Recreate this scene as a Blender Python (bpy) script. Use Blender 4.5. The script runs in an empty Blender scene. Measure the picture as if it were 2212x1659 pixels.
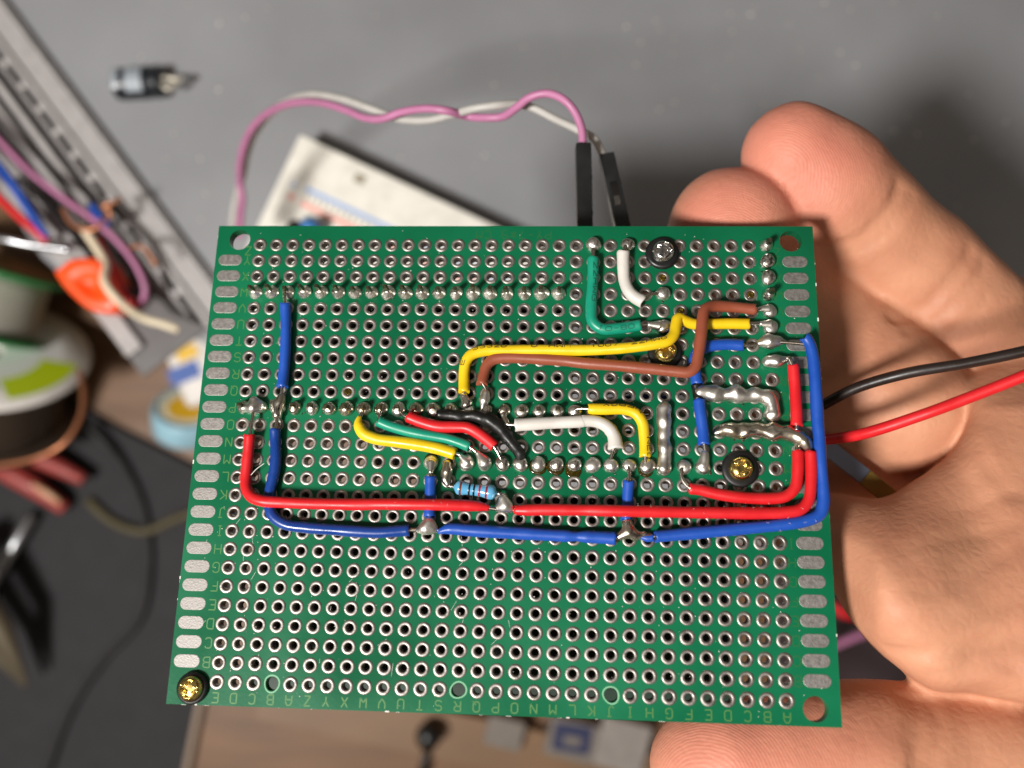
import bpy, math, random
import numpy as np
from mathutils import Matrix, Vector
random.seed(7); rng = np.random.default_rng(7)
S = bpy.context.scene
COL = S.collection
MM = 0.001
PI = math.pi

# ------------------------------------------------------------------ place and camera (millimetres)
F, CX, CY, CAMZ = 1834.0, 1106.0, 829.5, 350.0
def at(u, v, d):                      # a photo point at a given distance below the camera -> world millimetres
    return np.array([(u - CX) / F * d, -(v - CY) / F * d, CAMZ - d])
def pth(pts, d=None):
    return [at(p[0], p[1], p[2] if len(p) > 2 else d) for p in pts]
RB = np.array([[0.99814633, 0.02521944, -0.05538851], [0.01194681, -0.9735875, -0.22800144], [-0.05967563, 0.22691708, -0.97208408]])
TB = np.array([-38.53597647, -21.30104434, 129.91724419])
FL = np.diag([1.0, -1.0, -1.0])
RW = FL @ RB
TW = FL @ TB + np.array([0, 0, CAMZ])  # board frame -> world
CB = -RB.T @ TB
def bp(u, v, z=0.0):                  # a photo point at height z above the board -> board millimetres
    d = RB.T @ np.array([(u - CX) / F, (v - CY) / F, 1.0])
    return CB + (z - CB[2]) / d[2] * d
ZO = {1: (329.2, 466.3, .22321), 2: (768.0, 466.3, .22321), 3: (1206.9, 466.3, .29762), 4: (329.2, 822.9, .22321),
      5: (768.0, 822.9, .22321), 6: (1206.9, 822.9, .29762), 7: (329.2, 1179.5, .3472), 8: (1042.4, 1179.5, .3720)}
def zb(k, x, y, z=0.0):
    o = ZO[k]; return bp(o[0] + o[2] * x, o[1] + o[2] * y, z)

# ------------------------------------------------------------------ materials
def lin(c):
    return tuple(((x / 255) / 12.92 if x / 255 <= .04045 else ((x / 255 + .055) / 1.055) ** 2.4) for x in c)
def mat(name, rgb, rough=.5, metal=0, noise=0, nscale=300, bump=0, bscale=800, sss=0, sssr=(1, .35, .2), spec=.5, coat=0, rgb2=None, trans=0, detail=4, rvar=0):
    m = bpy.data.materials.new(name); m.use_nodes = True
    nt = m.node_tree; b = nt.nodes['Principled BSDF']
    c = lin(rgb) + (1,)
    b.inputs['Base Color'].default_value = c
    b.inputs['Roughness'].default_value = rough; b.inputs['Metallic'].default_value = metal
    b.inputs['Specular IOR Level'].default_value = spec
    b.inputs['Coat Weight'].default_value = coat; b.inputs['Coat Roughness'].default_value = .15
    b.inputs['Transmission Weight'].default_value = trans
    if sss:
        b.inputs['Subsurface Weight'].default_value = 1.0 if sss > .5 else sss
        b.inputs['Subsurface Radius'].default_value = sssr; b.inputs['Subsurface Scale'].default_value = .0012
    tc0 = nt.nodes.new('ShaderNodeTexCoord'); oi = nt.nodes.new('ShaderNodeObjectInfo'); va = nt.nodes.new('ShaderNodeVectorMath'); va.operation = 'ADD'   # each copy gets its own grain
    nt.links.new(tc0.outputs['Object'], va.inputs[0]); nt.links.new(oi.outputs['Random'], va.inputs[1])
    class tc: outputs = {'Object': va.outputs[0]}
    if noise or rvar:
        n = nt.nodes.new('ShaderNodeTexNoise'); n.inputs['Scale'].default_value = nscale; n.inputs['Detail'].default_value = detail
        nt.links.new(tc.outputs['Object'], n.inputs['Vector'])
        if noise:
            r = nt.nodes.new('ShaderNodeValToRGB')
            r.color_ramp.elements[0].position = .32; r.color_ramp.elements[1].position = .68
            if rgb2: c2 = lin(rgb2) + (1,)
            else: c2 = tuple(min(1, x * (1 + noise)) for x in c[:3]) + (1,)
            c1 = c if rgb2 else tuple(x * (1 - noise) for x in c[:3]) + (1,)
            r.color_ramp.elements[0].color = c1; r.color_ramp.elements[1].color = c2
            nt.links.new(n.outputs['Fac'], r.inputs['Fac']); nt.links.new(r.outputs['Color'], b.inputs['Base Color'])
        if rvar:
            mr = nt.nodes.new('ShaderNodeMapRange'); mr.inputs['From Min'].default_value = .3; mr.inputs['From Max'].default_value = .7
            mr.inputs['To Min'].default_value = max(.03, rough - rvar); mr.inputs['To Max'].default_value = min(1, rough + rvar)
            nt.links.new(n.outputs['Fac'], mr.inputs['Value']); nt.links.new(mr.outputs['Result'], b.inputs['Roughness'])
    if bump:
        n2 = nt.nodes.new('ShaderNodeTexNoise'); n2.inputs['Scale'].default_value = bscale; n2.inputs['Detail'].default_value = 3
        nt.links.new(tc.outputs['Object'], n2.inputs['Vector'])
        bu = nt.nodes.new('ShaderNodeBump'); bu.inputs['Strength'].default_value = bump; bu.inputs['Distance'].default_value = .0001
        nt.links.new(n2.outputs['Fac'], bu.inputs['Height']); nt.links.new(bu.outputs['Normal'], b.inputs['Normal'])
    return m
def plastic(name, rgb, rough=.35, **k):
    return mat(name, rgb, rough, bump=k.pop('bump', .25), bscale=900, noise=.07, nscale=260, rvar=.12, **k)
M = {}
M['mask'] = mat('green_solder_mask', (4, 84, 53), .32, noise=.10, nscale=45, detail=6, bump=.08, bscale=2500, rvar=.10, spec=.32, rgb2=(7, 107, 70))
M['tin'] = mat('dull_tin', (160, 154, 148), .47, .95, noise=.10, nscale=900, bump=.3, bscale=2600, rvar=.1)
M['padtin'] = mat('grainy_tin', (150, 146, 142), .58, .85, noise=.16, nscale=1900, detail=6, bump=.35, bscale=4200, rvar=.08)
M['solder'] = mat('bright_solder', (226, 222, 214), .26, 1, noise=.06, nscale=350, bump=.05, bscale=700, rvar=.10)
M['solder_dirty'] = mat('fluxed_solder', (220, 215, 204), .28, 1, noise=.3, nscale=300, bump=.06, bscale=700, rgb2=(184, 174, 152), rvar=.12)
M['satin'] = mat('satin_solder', (232, 228, 220), .38, 1, noise=.10, nscale=500, rvar=.10)
M['bare'] = mat('tinned_copper', (186, 178, 168), .26, 1, bump=.2)
M['pin'] = mat('pin_metal', (132, 126, 104), .3, 1, noise=.15, nscale=900)
M['silk'] = mat('legend_ink', (72, 122, 62), .5); M['silkdim'] = mat('legend_ink_faint_shaded', (34, 98, 50), .5)
M['ink'] = mat('wire_ink', (92, 76, 26), .6)
M['inkteal'] = mat('wire_ink_teal', (8, 84, 66), .6)
M['inkblue'] = mat('wire_ink_blue', (16, 44, 110), .6)
M['red'] = plastic('red_insulation', (206, 30, 36), .40, spec=.45)
M['blue'] = plastic('blue_insulation', (24, 74, 166), .40)
M['navy'] = plastic('navy_insulation', (20, 58, 132), .30)
M['yellow'] = plastic('yellow_insulation', (226, 190, 22), .38)
M['teal'] = plastic('teal_insulation', (14, 138, 110), .38)
M['white'] = plastic('white_insulation', (204, 199, 192), .42)
M['brown'] = plastic('brown_insulation', (140, 72, 50), .42)
M['black'] = plastic('black_insulation', (22, 20, 20), .30)
M['melted'] = mat('charred_insulation', (16, 16, 15), .42, bump=.5, bscale=900, rvar=.15, noise=.2, nscale=500)
M['washer'] = plastic('black_washer', (18, 17, 17), .42)
M['steel'] = mat('steel', (205, 203, 200), .18, 1, bump=.3, bscale=1500)
M['brass'] = mat('brass', (230, 202, 122), .25, 1, bump=.4, bscale=1500, noise=.15, nscale=900)
M['flux'] = mat('amber_flux', (190, 160, 60), .08, trans=.95, noise=.2, nscale=500)
M['resistor'] = mat('resistor_lacquer', (92, 164, 204), .16, coat=.6, bump=.15, bscale=900)
for n, c in (('bandbrown', (110, 54, 34)), ('bandblack', (20, 20, 22)), ('bandred', (164, 30, 44)), ('bandmaroon', (128, 28, 46))): M[n] = mat(n, c, .25)
M['darkpcb'] = mat('dark_board', (10, 38, 24), .5, noise=.3, nscale=200)
M['blackplastic'] = plastic('black_plastic', (24, 24, 25), .42)
M['lint'] = mat('lint', (225, 220, 214), .8)
M['fr4'] = mat('board_edge', (96, 160, 110), .55, noise=.15, nscale=600)

# ------------------------------------------------------------------ mesh building
ORG = {}
def mesh(name, V, Fc, m, smooth=True):
    me = bpy.data.meshes.new(name)
    V = np.asarray(V, float) * MM
    me.from_pydata(V.tolist(), [], [list(map(int, f)) for f in Fc] if not isinstance(Fc, np.ndarray) else Fc.tolist())
    for mm_ in (m if isinstance(m, (list, tuple)) else [m]): me.materials.append(mm_)
    if smooth: me.polygons.foreach_set('use_smooth', [True] * len(me.polygons))
    me.update(); return me
def link(name, me, parent=None):
    o = bpy.data.objects.new(name, me); COL.objects.link(o)
    if parent: o.parent = parent
    return o
def org(p):
    while p is not None:
        if p.name in ORG: return ORG[p.name]
        p = p.parent
    return np.zeros(3)
def obj(name, VF, m, parent=None, smooth=True, label=None):
    V, Fc = VF
    o = link(name, mesh(name, np.asarray(V, float) - org(parent), Fc, m, smooth), parent)
    if label: o['label'] = label
    return o
def thing(name, label, cat, loc=(0, 0, 0), group=None):
    o = bpy.data.objects.new(name, None); COL.objects.link(o); o.empty_display_size = .005
    o.location = Vector(np.asarray(loc, float) * MM); ORG[o.name] = np.asarray(loc, float)
    o['label'] = label; o['category'] = cat
    if group: o['group'] = group
    return o
def tag(o, label=None, cat=None, group=None, kind=None):
    if label: o['label'] = label
    if cat: o['category'] = cat
    if group: o['group'] = group
    if kind: o['kind'] = kind
    return o
def join(parts):
    V, Fc, n = [], [], 0
    for v, f in parts:
        V += [tuple(p) for p in v]; Fc += [[i + n for i in q] for q in f]; n += len(v)
    return V, Fc
def crom(P, step=.35):
    P = np.asarray(P, float)
    if len(P) < 2: return P
    Q = np.vstack([2 * P[0] - P[1], P, 2 * P[-1] - P[-2]]); out = []
    for i in range(1, len(Q) - 2):
        p0, p1, p2, p3 = Q[i - 1:i + 3]
        t0 = 0; t1 = t0 + np.linalg.norm(p1 - p0) ** .5 + 1e-6; t2 = t1 + np.linalg.norm(p2 - p1) ** .5 + 1e-6; t3 = t2 + np.linalg.norm(p3 - p2) ** .5 + 1e-6
        n = max(2, int(np.linalg.norm(p2 - p1) / step))
        for t in np.linspace(t1, t2, n, endpoint=False):
            a1 = (t1 - t) / (t1 - t0) * p0 + (t - t0) / (t1 - t0) * p1; a2 = (t2 - t) / (t2 - t1) * p1 + (t - t1) / (t2 - t1) * p2; a3 = (t3 - t) / (t3 - t2) * p2 + (t - t2) / (t3 - t2) * p3
            b1 = (t2 - t) / (t2 - t0) * a1 + (t - t0) / (t2 - t0) * a2; b2 = (t3 - t) / (t3 - t1) * a2 + (t - t1) / (t3 - t1) * a3
            out.append((t2 - t) / (t2 - t1) * b1 + (t - t1) / (t2 - t1) * b2)
    out.append(P[-1]); return np.array(out)
def frames(P):
    T = np.gradient(P, axis=0); T /= np.linalg.norm(T, axis=1)[:, None] + 1e-9
    n = np.array([0, 0, 1.0]); 
    if abs(T[0] @ n) > .9: n = np.array([1.0, 0, 0])
    N = []
    for t in T:
        n = n - (n @ t) * t; n /= np.linalg.norm(n) + 1e-9; N.append(n)
    N = np.array(N); return T, N, np.cross(T, N)
def tube(P, r, seg=14, jag=0.0, flare=0.0, wob=.012):
    P = np.asarray(P, float); n = len(P)
    R = np.full(n, float(r)) if np.isscalar(r) else np.interp(np.linspace(0, 1, n), np.linspace(0, 1, len(r)), r)
    T, N, B = frames(P); V = []; Fc = []
    ph = rng.uniform(0, 6, 4)
    for i in range(n):
        rr = R[i] * (1 + wob * math.sin(i * .31 + ph[0]) + wob * math.sin(i * .13 + ph[1]))
        e = min(i, n - 1 - i)
        if flare and e < 3: rr *= 1 + flare * (3 - e) / 3
        for k in range(seg):
            a = 2 * PI * k / seg
            j = (jag * math.sin(3 * a + ph[2]) * T[i] if e == 0 else 0)
            V.append(P[i] + rr * (math.cos(a) * N[i] + math.sin(a) * B[i]) + j)
    for i in range(n - 1):
        for k in range(seg):
            a, b = i * seg + k, i * seg + (k + 1) % seg
            Fc.append([a, b, b + seg, a + seg])
    for base, p, t, s in ((0, P[0], T[0], -1), ((n - 1) * seg, P[-1], T[-1], 1)):
        # a flat cut end: an inset rim, then a cap
        k0 = len(V); rim = np.array(V[base:base + seg]); c = rim.mean(0)
        for q in rim: V.append(c + (q - c) * .97 + s * t * R[0] * .02)
        k1 = len(V); V.append(c - s * t * R[0] * .12)
        for k in range(seg):
            a, b = base + k, base + (k + 1) % seg; c0, c1 = k0 + k, k0 + (k + 1) % seg
            if s > 0: Fc += [[a, b, c1, c0], [c0, c1, k1]]
            else: Fc += [[b, a, c0, c1], [c1, c0, k1]]
    return V, Fc
def lathe(prof, seg=24, c=(0, 0, 0), ax=(0, 0, 1), wob=0.0, cap=True):
    ax = np.asarray(ax, float); ax = ax / np.linalg.norm(ax)
    x = np.array([1.0, 0, 0]) if abs(ax[0]) < .8 else np.array([0, 1.0, 0]); x = x - (x @ ax) * ax; x /= np.linalg.norm(x); y = np.cross(ax, x)
    c = np.asarray(c, float); V = []; Fc = []; ph = rng.uniform(0, 6, 3)
    for r, z in prof:
        for k in range(seg):
            a = 2 * PI * k / seg; rr = r * (1 + wob * (math.sin(2 * a + ph[0]) + .6 * math.sin(3 * a + ph[1] + 2 * z)))
            V.append(c + rr * (math.cos(a) * x + math.sin(a) * y) + z * ax)
    for i in range(len(prof) - 1):
        for k in range(seg):
            a, b = i * seg + k, i * seg + (k + 1) % seg; Fc.append([a, b, b + seg, a + seg])
    if cap:
        if prof[0][0] > 1e-6: Fc.append(list(range(seg))[::-1])
        if prof[-1][0] > 1e-6: Fc.append([(len(prof) - 1) * seg + k for k in range(seg)])
    return V, Fc
def boxf(c, sx, sy, sz, X=(1, 0, 0), Y=(0, 1, 0), Z=None, bev=0.0):
    c, X, Y = (np.asarray(q, float) for q in (c, X, Y)); X = X / np.linalg.norm(X); Y = Y / np.linalg.norm(Y)
    Zv = np.cross(X, Y) if Z is None else np.asarray(Z, float); Zv = Zv / np.linalg.norm(Zv)
    b = bev; V = []; Fc = []
    if b <= 0:
        for k in range(8):
            V.append(c + X * sx / 2 * (1 if k & 1 else -1) + Y * sy / 2 * (1 if k & 2 else -1) + Zv * sz / 2 * (1 if k & 4 else -1))
        return V, [[0, 2, 3, 1], [4, 5, 7, 6], [0, 1, 5, 4], [2, 6, 7, 3], [0, 4, 6, 2], [1, 3, 7, 5]]
    # rounded-rectangle prism with a small chamfer top and bottom
    def ring(ins, z):
        o = []
        hx, hy = sx / 2 - ins, sy / 2 - ins; r = b
        for cx, cy, a0 in ((hx - r, hy - r, 0), (-hx + r, hy - r, 90), (-hx + r, -hy + r, 180), (hx - r, -hy + r, 270)):
            for k in range(4):
                a = math.radians(a0 + 30 * k); o.append(c + X * (cx + r * math.cos(a)) + Y * (cy + r * math.sin(a)) + Zv * z)
        return o
    e = min(b * .6, sz * .3); rs = [ring(e, -sz / 2), ring(e * .3, -sz / 2 + e * .3), ring(0, -sz / 2 + e), ring(0, sz / 2 - e), ring(e * .3, sz / 2 - e * .3), ring(e, sz / 2)]
    for r_ in rs: V += r_
    for i in range(5):
        for k in range(16):
            a, q = i * 16 + k, i * 16 + (k + 1) % 16; Fc.append([a, q, q + 16, a + 16])
    Fc.append(list(range(16))[::-1]); Fc.append([80 + k for k in range(16)])
    return V, Fc
def prism(poly, z0, z1):
    n = len(poly); V = [(p[0], p[1], z0) for p in poly] + [(p[0], p[1], z1) for p in poly]
    A = sum(poly[i][0] * poly[(i + 1) % n][1] - poly[(i + 1) % n][0] * poly[i][1] for i in range(n))
    f = [[i, (i + 1) % n, n + (i + 1) % n, n + i] for i in range(n)] + [list(range(n))[::-1], [n + i for i in range(n)]]
    return V, (f if A > 0 else [q[::-1] for q in f])

# --- distance fields -> one continuous surface (naive surface nets)
def nets(D, o, h):
    s = D < 0
    nx, ny, nz = D.shape
    cs = np.zeros((nx - 1, ny - 1, nz - 1), np.int8)
    for i in (0, 1):
        for j in (0, 1):
            for k in (0, 1): cs += s[i:nx - 1 + i, j:ny - 1 + j, k:nz - 1 + k]
    act = (cs > 0) & (cs < 8); idx = np.full(cs.shape, -1, np.int64); A = np.argwhere(act); idx[act] = np.arange(len(A))
    acc = np.zeros((len(A), 3)); cnt = np.zeros(len(A))
    cor = [(i, j, k) for i in (0, 1) for j in (0, 1) for k in (0, 1)]
    for a in cor:
        for b in cor:
            if sum(np.abs(np.subtract(a, b))) == 1 and a < b:
                da = D[A[:, 0] + a[0], A[:, 1] + a[1], A[:, 2] + a[2]]; db = D[A[:, 0] + b[0], A[:, 1] + b[1], A[:, 2] + b[2]]
                m = (da < 0) != (db < 0); t = np.where(m, da / np.where(m, da - db, 1), 0)
                p = np.array(a)[None] + t[:, None] * (np.array(b) - np.array(a))[None]
                acc += p * m[:, None]; cnt += m
    V = (A + acc / cnt[:, None]) * h + np.asarray(o)
    Q = []
    for ax in range(3):
        u, v = (ax + 1) % 3, (ax + 2) % 3
        sl0 = [slice(None)] * 3; sl1 = [slice(None)] * 3; sl0[ax] = slice(0, -1); sl1[ax] = slice(1, None)
        ch = s[tuple(sl0)] != s[tuple(sl1)]
        E = np.argwhere(ch); E = E[(E[:, u] > 0) & (E[:, v] > 0) & (E[:, u] < D.shape[u] - 1) & (E[:, v] < D.shape[v] - 1)]
        ins = s[E[:, 0], E[:, 1], E[:, 2]]
        def cell(du, dv):
            c = E.copy(); c[:, u] -= du; c[:, v] -= dv; return idx[c[:, 0], c[:, 1], c[:, 2]]
        q = np.stack([cell(1, 1), cell(0, 1), cell(0, 0), cell(1, 0)], 1)
        q[~ins] = q[~ins][:, ::-1]; Q.append(q)
    return V, np.vstack(Q)
def grid(lo, hi, h):
    ax = [np.arange(lo[i], hi[i] + h, h, dtype=np.float32) for i in range(3)]
    return np.meshgrid(*ax, indexing='ij')
def cone(G, a, b, ra, rb):
    a = np.asarray(a, np.float32); b = np.asarray(b, np.float32); d = b - a; L = float(d @ d) + 1e-9
    X, Y, Z = G[0] - a[0], G[1] - a[1], G[2] - a[2]
    t = np.clip((X * d[0] + Y * d[1] + Z * d[2]) / L, 0, 1)
    return np.sqrt((X - t * d[0]) ** 2 + (Y - t * d[1]) ** 2 + (Z - t * d[2]) ** 2) - (ra + t * (rb - ra))
def flatcone(G, a, b, f=1.7):          # a tapered limb pressed flat along the line of sight
    return cone([G[0], G[1], G[2] * f], (a[0], a[1], a[2] * f), (b[0], b[1], b[2] * f), a[3], b[3])
def smin(a, b, k):
    h = np.maximum(k - np.abs(a - b), 0) / k; return np.minimum(a, b) - h * h * k * .25
def lump(chain, h=.13, k=.5, amp=.06, fr=2.6):
    P = np.array([c[:3] for c in chain], float); R = np.array([c[3] for c in chain])
    lo = P.min(0) - R.max() - .5; hi = P.max(0) + R.max() + .5; G = grid(lo, hi, h); D = None
    for i in range(len(P) - 1 if len(P) > 1 else 1):
        j = min(i + 1, len(P) - 1); d = cone(G, P[i], P[j], R[i], R[j]); D = d if D is None else smin(D, d, k)
    p = rng.uniform(0, 6, 6)
    D = D + amp * (np.sin(G[0] * fr + p[0]) * np.sin(G[1] * fr * 1.1 + p[1]) + .5 * np.sin(G[0] * fr * 1.9 + p[2] + G[2] * 1.5) * np.sin(G[1] * fr * 1.7 + p[3]))
    D = np.maximum(D, .02 - G[2])        # sits on the board
    return nets(D, lo, h)

# --- stroke lettering
LET = {'A': [[(0, 0), (0, 4), (1, 6), (3, 6), (4, 4), (4, 0)], [(0, 2.6), (4, 2.6)]], 'B': [[(0, 0), (0, 6), (3, 6), (4, 5), (4, 4), (3, 3), (0, 3)], [(3, 3), (4, 2), (4, 1), (3, 0), (0, 0)]],
       'C': [[(4, 5), (3, 6), (1, 6), (0, 5), (0, 1), (1, 0), (3, 0), (4, 1)]], 'D': [[(0, 0), (0, 6), (3, 6), (4, 5), (4, 1), (3, 0), (0, 0)]], 'E': [[(4, 6), (0, 6), (0, 0), (4, 0)], [(0, 3), (3, 3)]],
       'F': [[(4, 6), (0, 6), (0, 0)], [(0, 3), (3, 3)]], 'G': [[(4, 5), (3, 6), (1, 6), (0, 5), (0, 1), (1, 0), (3, 0), (4, 1), (4, 3), (2.4, 3)]], 'H': [[(0, 0), (0, 6)], [(4, 0), (4, 6)], [(0, 3), (4, 3)]],
       'I': [[(2, 0), (2, 6)], [(1, 0), (3, 0)], [(1, 6), (3, 6)]], 'J': [[(1.5, 6), (4, 6)], [(3, 6), (3, 1), (2, 0), (1, 0), (0, 1)]], 'K': [[(0, 0), (0, 6)], [(4, 6), (0, 2.6)], [(1.2, 3.6), (4, 0)]],
       'L': [[(0, 6), (0, 0), (4, 0)]], 'M': [[(0, 0), (0, 6), (2, 3.4), (4, 6), (4, 0)]], 'N': [[(0, 0), (0, 6), (4, 0), (4, 6)]], 'O': [[(1, 0), (0, 1), (0, 5), (1, 6), (3, 6), (4, 5), (4, 1), (3, 0), (1, 0)]],
       'P': [[(0, 0), (0, 6), (3, 6), (4, 5), (4, 4), (3, 3), (0, 3)]], 'Q': [[(1, 0), (0, 1), (0, 5), (1, 6), (3, 6), (4, 5), (4, 1), (3, 0), (1, 0)], [(2.4, 1.8), (4.2, -.3)]], 'R': [[(0, 0), (0, 6), (3, 6), (4, 5), (4, 4), (3, 3), (0, 3)], [(2, 3), (4, 0)]],
       'S': [[(4, 5), (3, 6), (1, 6), (0, 5), (0, 4), (1, 3), (3, 3), (4, 2), (4, 1), (3, 0), (1, 0), (0, 1)]], 'T': [[(0, 6), (4, 6)], [(2, 6), (2, 0)]], 'U': [[(0, 6), (0, 1), (1, 0), (3, 0), (4, 1), (4, 6)]],
       'V': [[(0, 6), (0, 3), (2, 0), (4, 3), (4, 6)]], 'W': [[(0, 6), (0, 0), (2, 2.8), (4, 0), (4, 6)]], 'X': [[(0, 0), (4, 6)], [(0, 6), (4, 0)]], 'Y': [[(0, 6), (2, 3), (4, 6)], [(2, 3), (2, 0)]], 'Z': [[(0, 6), (4, 6), (0, 0), (4, 0)]],
       '1': [[(1, 5), (2, 6), (2, 0)]], '0': [[(1, 0), (0, 1), (0, 5), (1, 6), (3, 6), (4, 5), (4, 1), (3, 0), (1, 0)]], '7': [[(0, 6), (4, 6), (1.5, 0)]], '9': [[(4, 3), (1, 3), (0, 4), (0, 5), (1, 6), (3, 6), (4, 5), (4, 1), (3, 0), (1, 0)]],
       '2': [[(0, 5), (1, 6), (3, 6), (4, 5), (4, 4), (0, 0), (4, 0)]], '8': [[(1, 3), (0, 4), (0, 5), (1, 6), (3, 6), (4, 5), (4, 4), (3, 3), (1, 3), (0, 2), (0, 1), (1, 0), (3, 0), (4, 1), (4, 2), (3, 3)]], '3': [[(0, 5), (1, 6), (3, 6), (4, 5), (3, 3), (1.5, 3)], [(3, 3), (4, 1.5), (3, 0), (1, 0), (0, 1)]],
       '*': [[(0, 1), (4, 5)], [(0, 5), (4, 1)], [(2, .5), (2, 5.5)]], '-': [[(.5, 3), (3.5, 3)]], '~': [[(1, 4.5), (1, 6), (2.5, 6), (2.5, 4.5), (1, 4.5)]], ' ': []}
def strokes(text, h, adv=1.5, kx=1.0):
    k = h / 6; out = []; x = 0
    for ch in text:
        for st in LET[ch]: out.append([(x + p[0] * k * kx, p[1] * k) for p in st])
        x += 4 * k * adv * kx
    return out, x
def ribbon(P, w, up):
    P = np.asarray(P, float); T = np.gradient(P, axis=0); T /= np.linalg.norm(T, axis=1)[:, None] + 1e-9
    Sx = np.cross(T, np.asarray(up, float)); Sx /= np.linalg.norm(Sx, axis=1)[:, None] + 1e-9
    V = []; 
    for p, s_ in zip(P, Sx): V += [p + s_ * w / 2, p - s_ * w / 2]
    return V, [[2 * i, 2 * i + 2, 2 * i + 3, 2 * i + 1] for i in range(len(P) - 1)]
def flat_text(text, c, h, rot, w, z=.012):
    st, L = strokes(text, h); L -= 4 * h / 6 * .5; out = []; cr, sr = math.cos(rot), math.sin(rot)
    for s_ in st:
        P = [(c[0] + (x - L / 2) * cr - (y - h / 2) * sr, c[1] + (x - L / 2) * sr + (y - h / 2) * cr, z) for x, y in s_]
        for i in range(len(P) - 1): out.append(ribbon([P[i], P[i + 1]], w, (0, 0, 1)))
    return out
def wire_text(P, R, s0, text, h, phi0=0.0, flip=False, w=.11, adv=1.35, kx=2.0):
    T, N, B = frames(P); sl = np.concatenate([[0], np.cumsum(np.linalg.norm(np.diff(P, axis=0), axis=1))]); st, L = strokes(text, h, adv, kx); out = []
    for s_ in st:
        pts = []
        for (x0, y0), (x1, y1) in zip(s_[:-1], s_[1:]):
            for t in (0, .5): pts.append((x0 + (x1 - x0) * t, y0 + (y1 - y0) * t))
        pts.append(s_[-1]); Q = []; U = []
        for x, y in pts:
            if flip: x, y = L - x, h - y
            s1 = s0 + x; a = -(phi0 + (y - h / 2) / R)
            c = np.array([np.interp(s1, sl, P[:, i]) for i in range(3)]); n = np.array([np.interp(s1, sl, N[:, i]) for i in range(3)]); b = np.array([np.interp(s1, sl, B[:, i]) for i in range(3)])
            u = math.cos(a) * n + math.sin(a) * b; Q.append(c + u * (R * 1.03 + .012)); U.append(u)
        for i in range(len(Q) - 1): out.append(ribbon([Q[i], Q[i + 1]], w, U[i]))
    return join(out)

# ================================================================== the circuit board
board = thing('circuit_board', 'green perforated prototype board with soldered coloured wires, held upright between thumb and fingers', 'circuit board')
board.matrix_world = Matrix([list(RW[i]) + [TW[i] * MM] for i in range(3)] + [[0, 0, 0, 1]])
P_ = 2.54; X0, X1, Y0, Y1, TH = -6.75, 83.1, -66.55, 3.1, 1.6
def hole(c, r): return (P_ * (c - 1), -P_ * r)
def snap(k, x, y):
    q = zb(k, x, y, .3); return int(round(q[0] / P_)) + 1, int(round(-q[1] / P_))
DRILL = {(4, 25), (14, 25), (22, 25)}
def holed(x0, x1, y0, y1, hx, hy, r, n=20):
    ang = sorted(set([round(2 * PI * k / n, 5) for k in range(n)] + [round(math.atan2(b - hy, a - hx) % (2 * PI), 5) for a in (x0, x1) for b in (y0, y1)]))
    V = []; Fc = []; m = len(ang)
    for a in ang:
        c, s = math.cos(a), math.sin(a)
        t = min([((x1 if c > 0 else x0) - hx) / c if abs(c) > 1e-9 else 1e9, ((y1 if s > 0 else y0) - hy) / s if abs(s) > 1e-9 else 1e9])
        i, o = (hx + r * c, hy + r * s), (hx + t * c, hy + t * s)
        V += [(i[0], i[1], 0), (o[0], o[1], 0), (i[0], i[1], -TH), (o[0], o[1], -TH)]
    for k in range(m):
        a, b = 4 * k, 4 * ((k + 1) % m)
        Fc += [[a, a + 1, b + 1, b], [a + 2, b + 2, b + 3, a + 3], [a, b, b + 2, a + 2]]
    return V, Fc
def quad2(x0, x1, y0, y1):
    return [(x0, y0, 0), (x1, y0, 0), (x1, y1, 0), (x0, y1, 0), (x0, y0, -TH), (x1, y0, -TH), (x1, y1, -TH), (x0, y1, -TH)], [[0, 1, 2, 3], [7, 6, 5, 4]]
pt = []
gx0, gx1, gy0, gy1 = -P_ / 2, P_ * 30.5, -P_ * 25.5, P_ / 2
for c in range(1, 32):
    for r in range(26):
        x, y = hole(c, r); pt.append(holed(x - P_ / 2, x + P_ / 2, y - P_ / 2, y + P_ / 2, x, y, .95 if (c, r) in DRILL else .64))
ct, cb = -2.2, -62.2
MH = [(-3.26, .81), (79.8, .75), (79.85, -64.4), (-3.6, -64.4)]
pt += [holed(X0, gx0, ct, Y1, *MH[0], 1.62, 40), holed(gx1, X1, ct, Y1, *MH[1], 1.62, 40), holed(gx1, X1, Y0, cb, *MH[2], 1.62, 40), holed(X0, gx0, Y0, cb, *MH[3], 1.3, 40),
       quad2(X0, gx0, cb, ct), quad2(gx1, X1, cb, ct), quad2(gx0, gx1, gy1, Y1), quad2(gx0, gx1, Y0, gy0)]
V, Fc = join(pt); nmask = len(Fc); n = len(V)
V += [(X0, Y0, 0), (X1, Y0, 0), (X1, Y1, 0), (X0, Y1, 0), (X0, Y0, -TH), (X1, Y0, -TH), (X1, Y1, -TH), (X0, Y1, -TH)]
Fc += [[n, n + 4, n + 5, n + 1], [n + 1, n + 5, n + 6, n + 2], [n + 2, n + 6, n + 7, n + 3], [n + 3, n + 7, n + 4, n]]
pan = obj('board_panel', (V, Fc), [M['mask'], M['fr4']], board, smooth=False)
for i in range(nmask, len(Fc)): pan.data.polygons[i].material_index = 1

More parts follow.
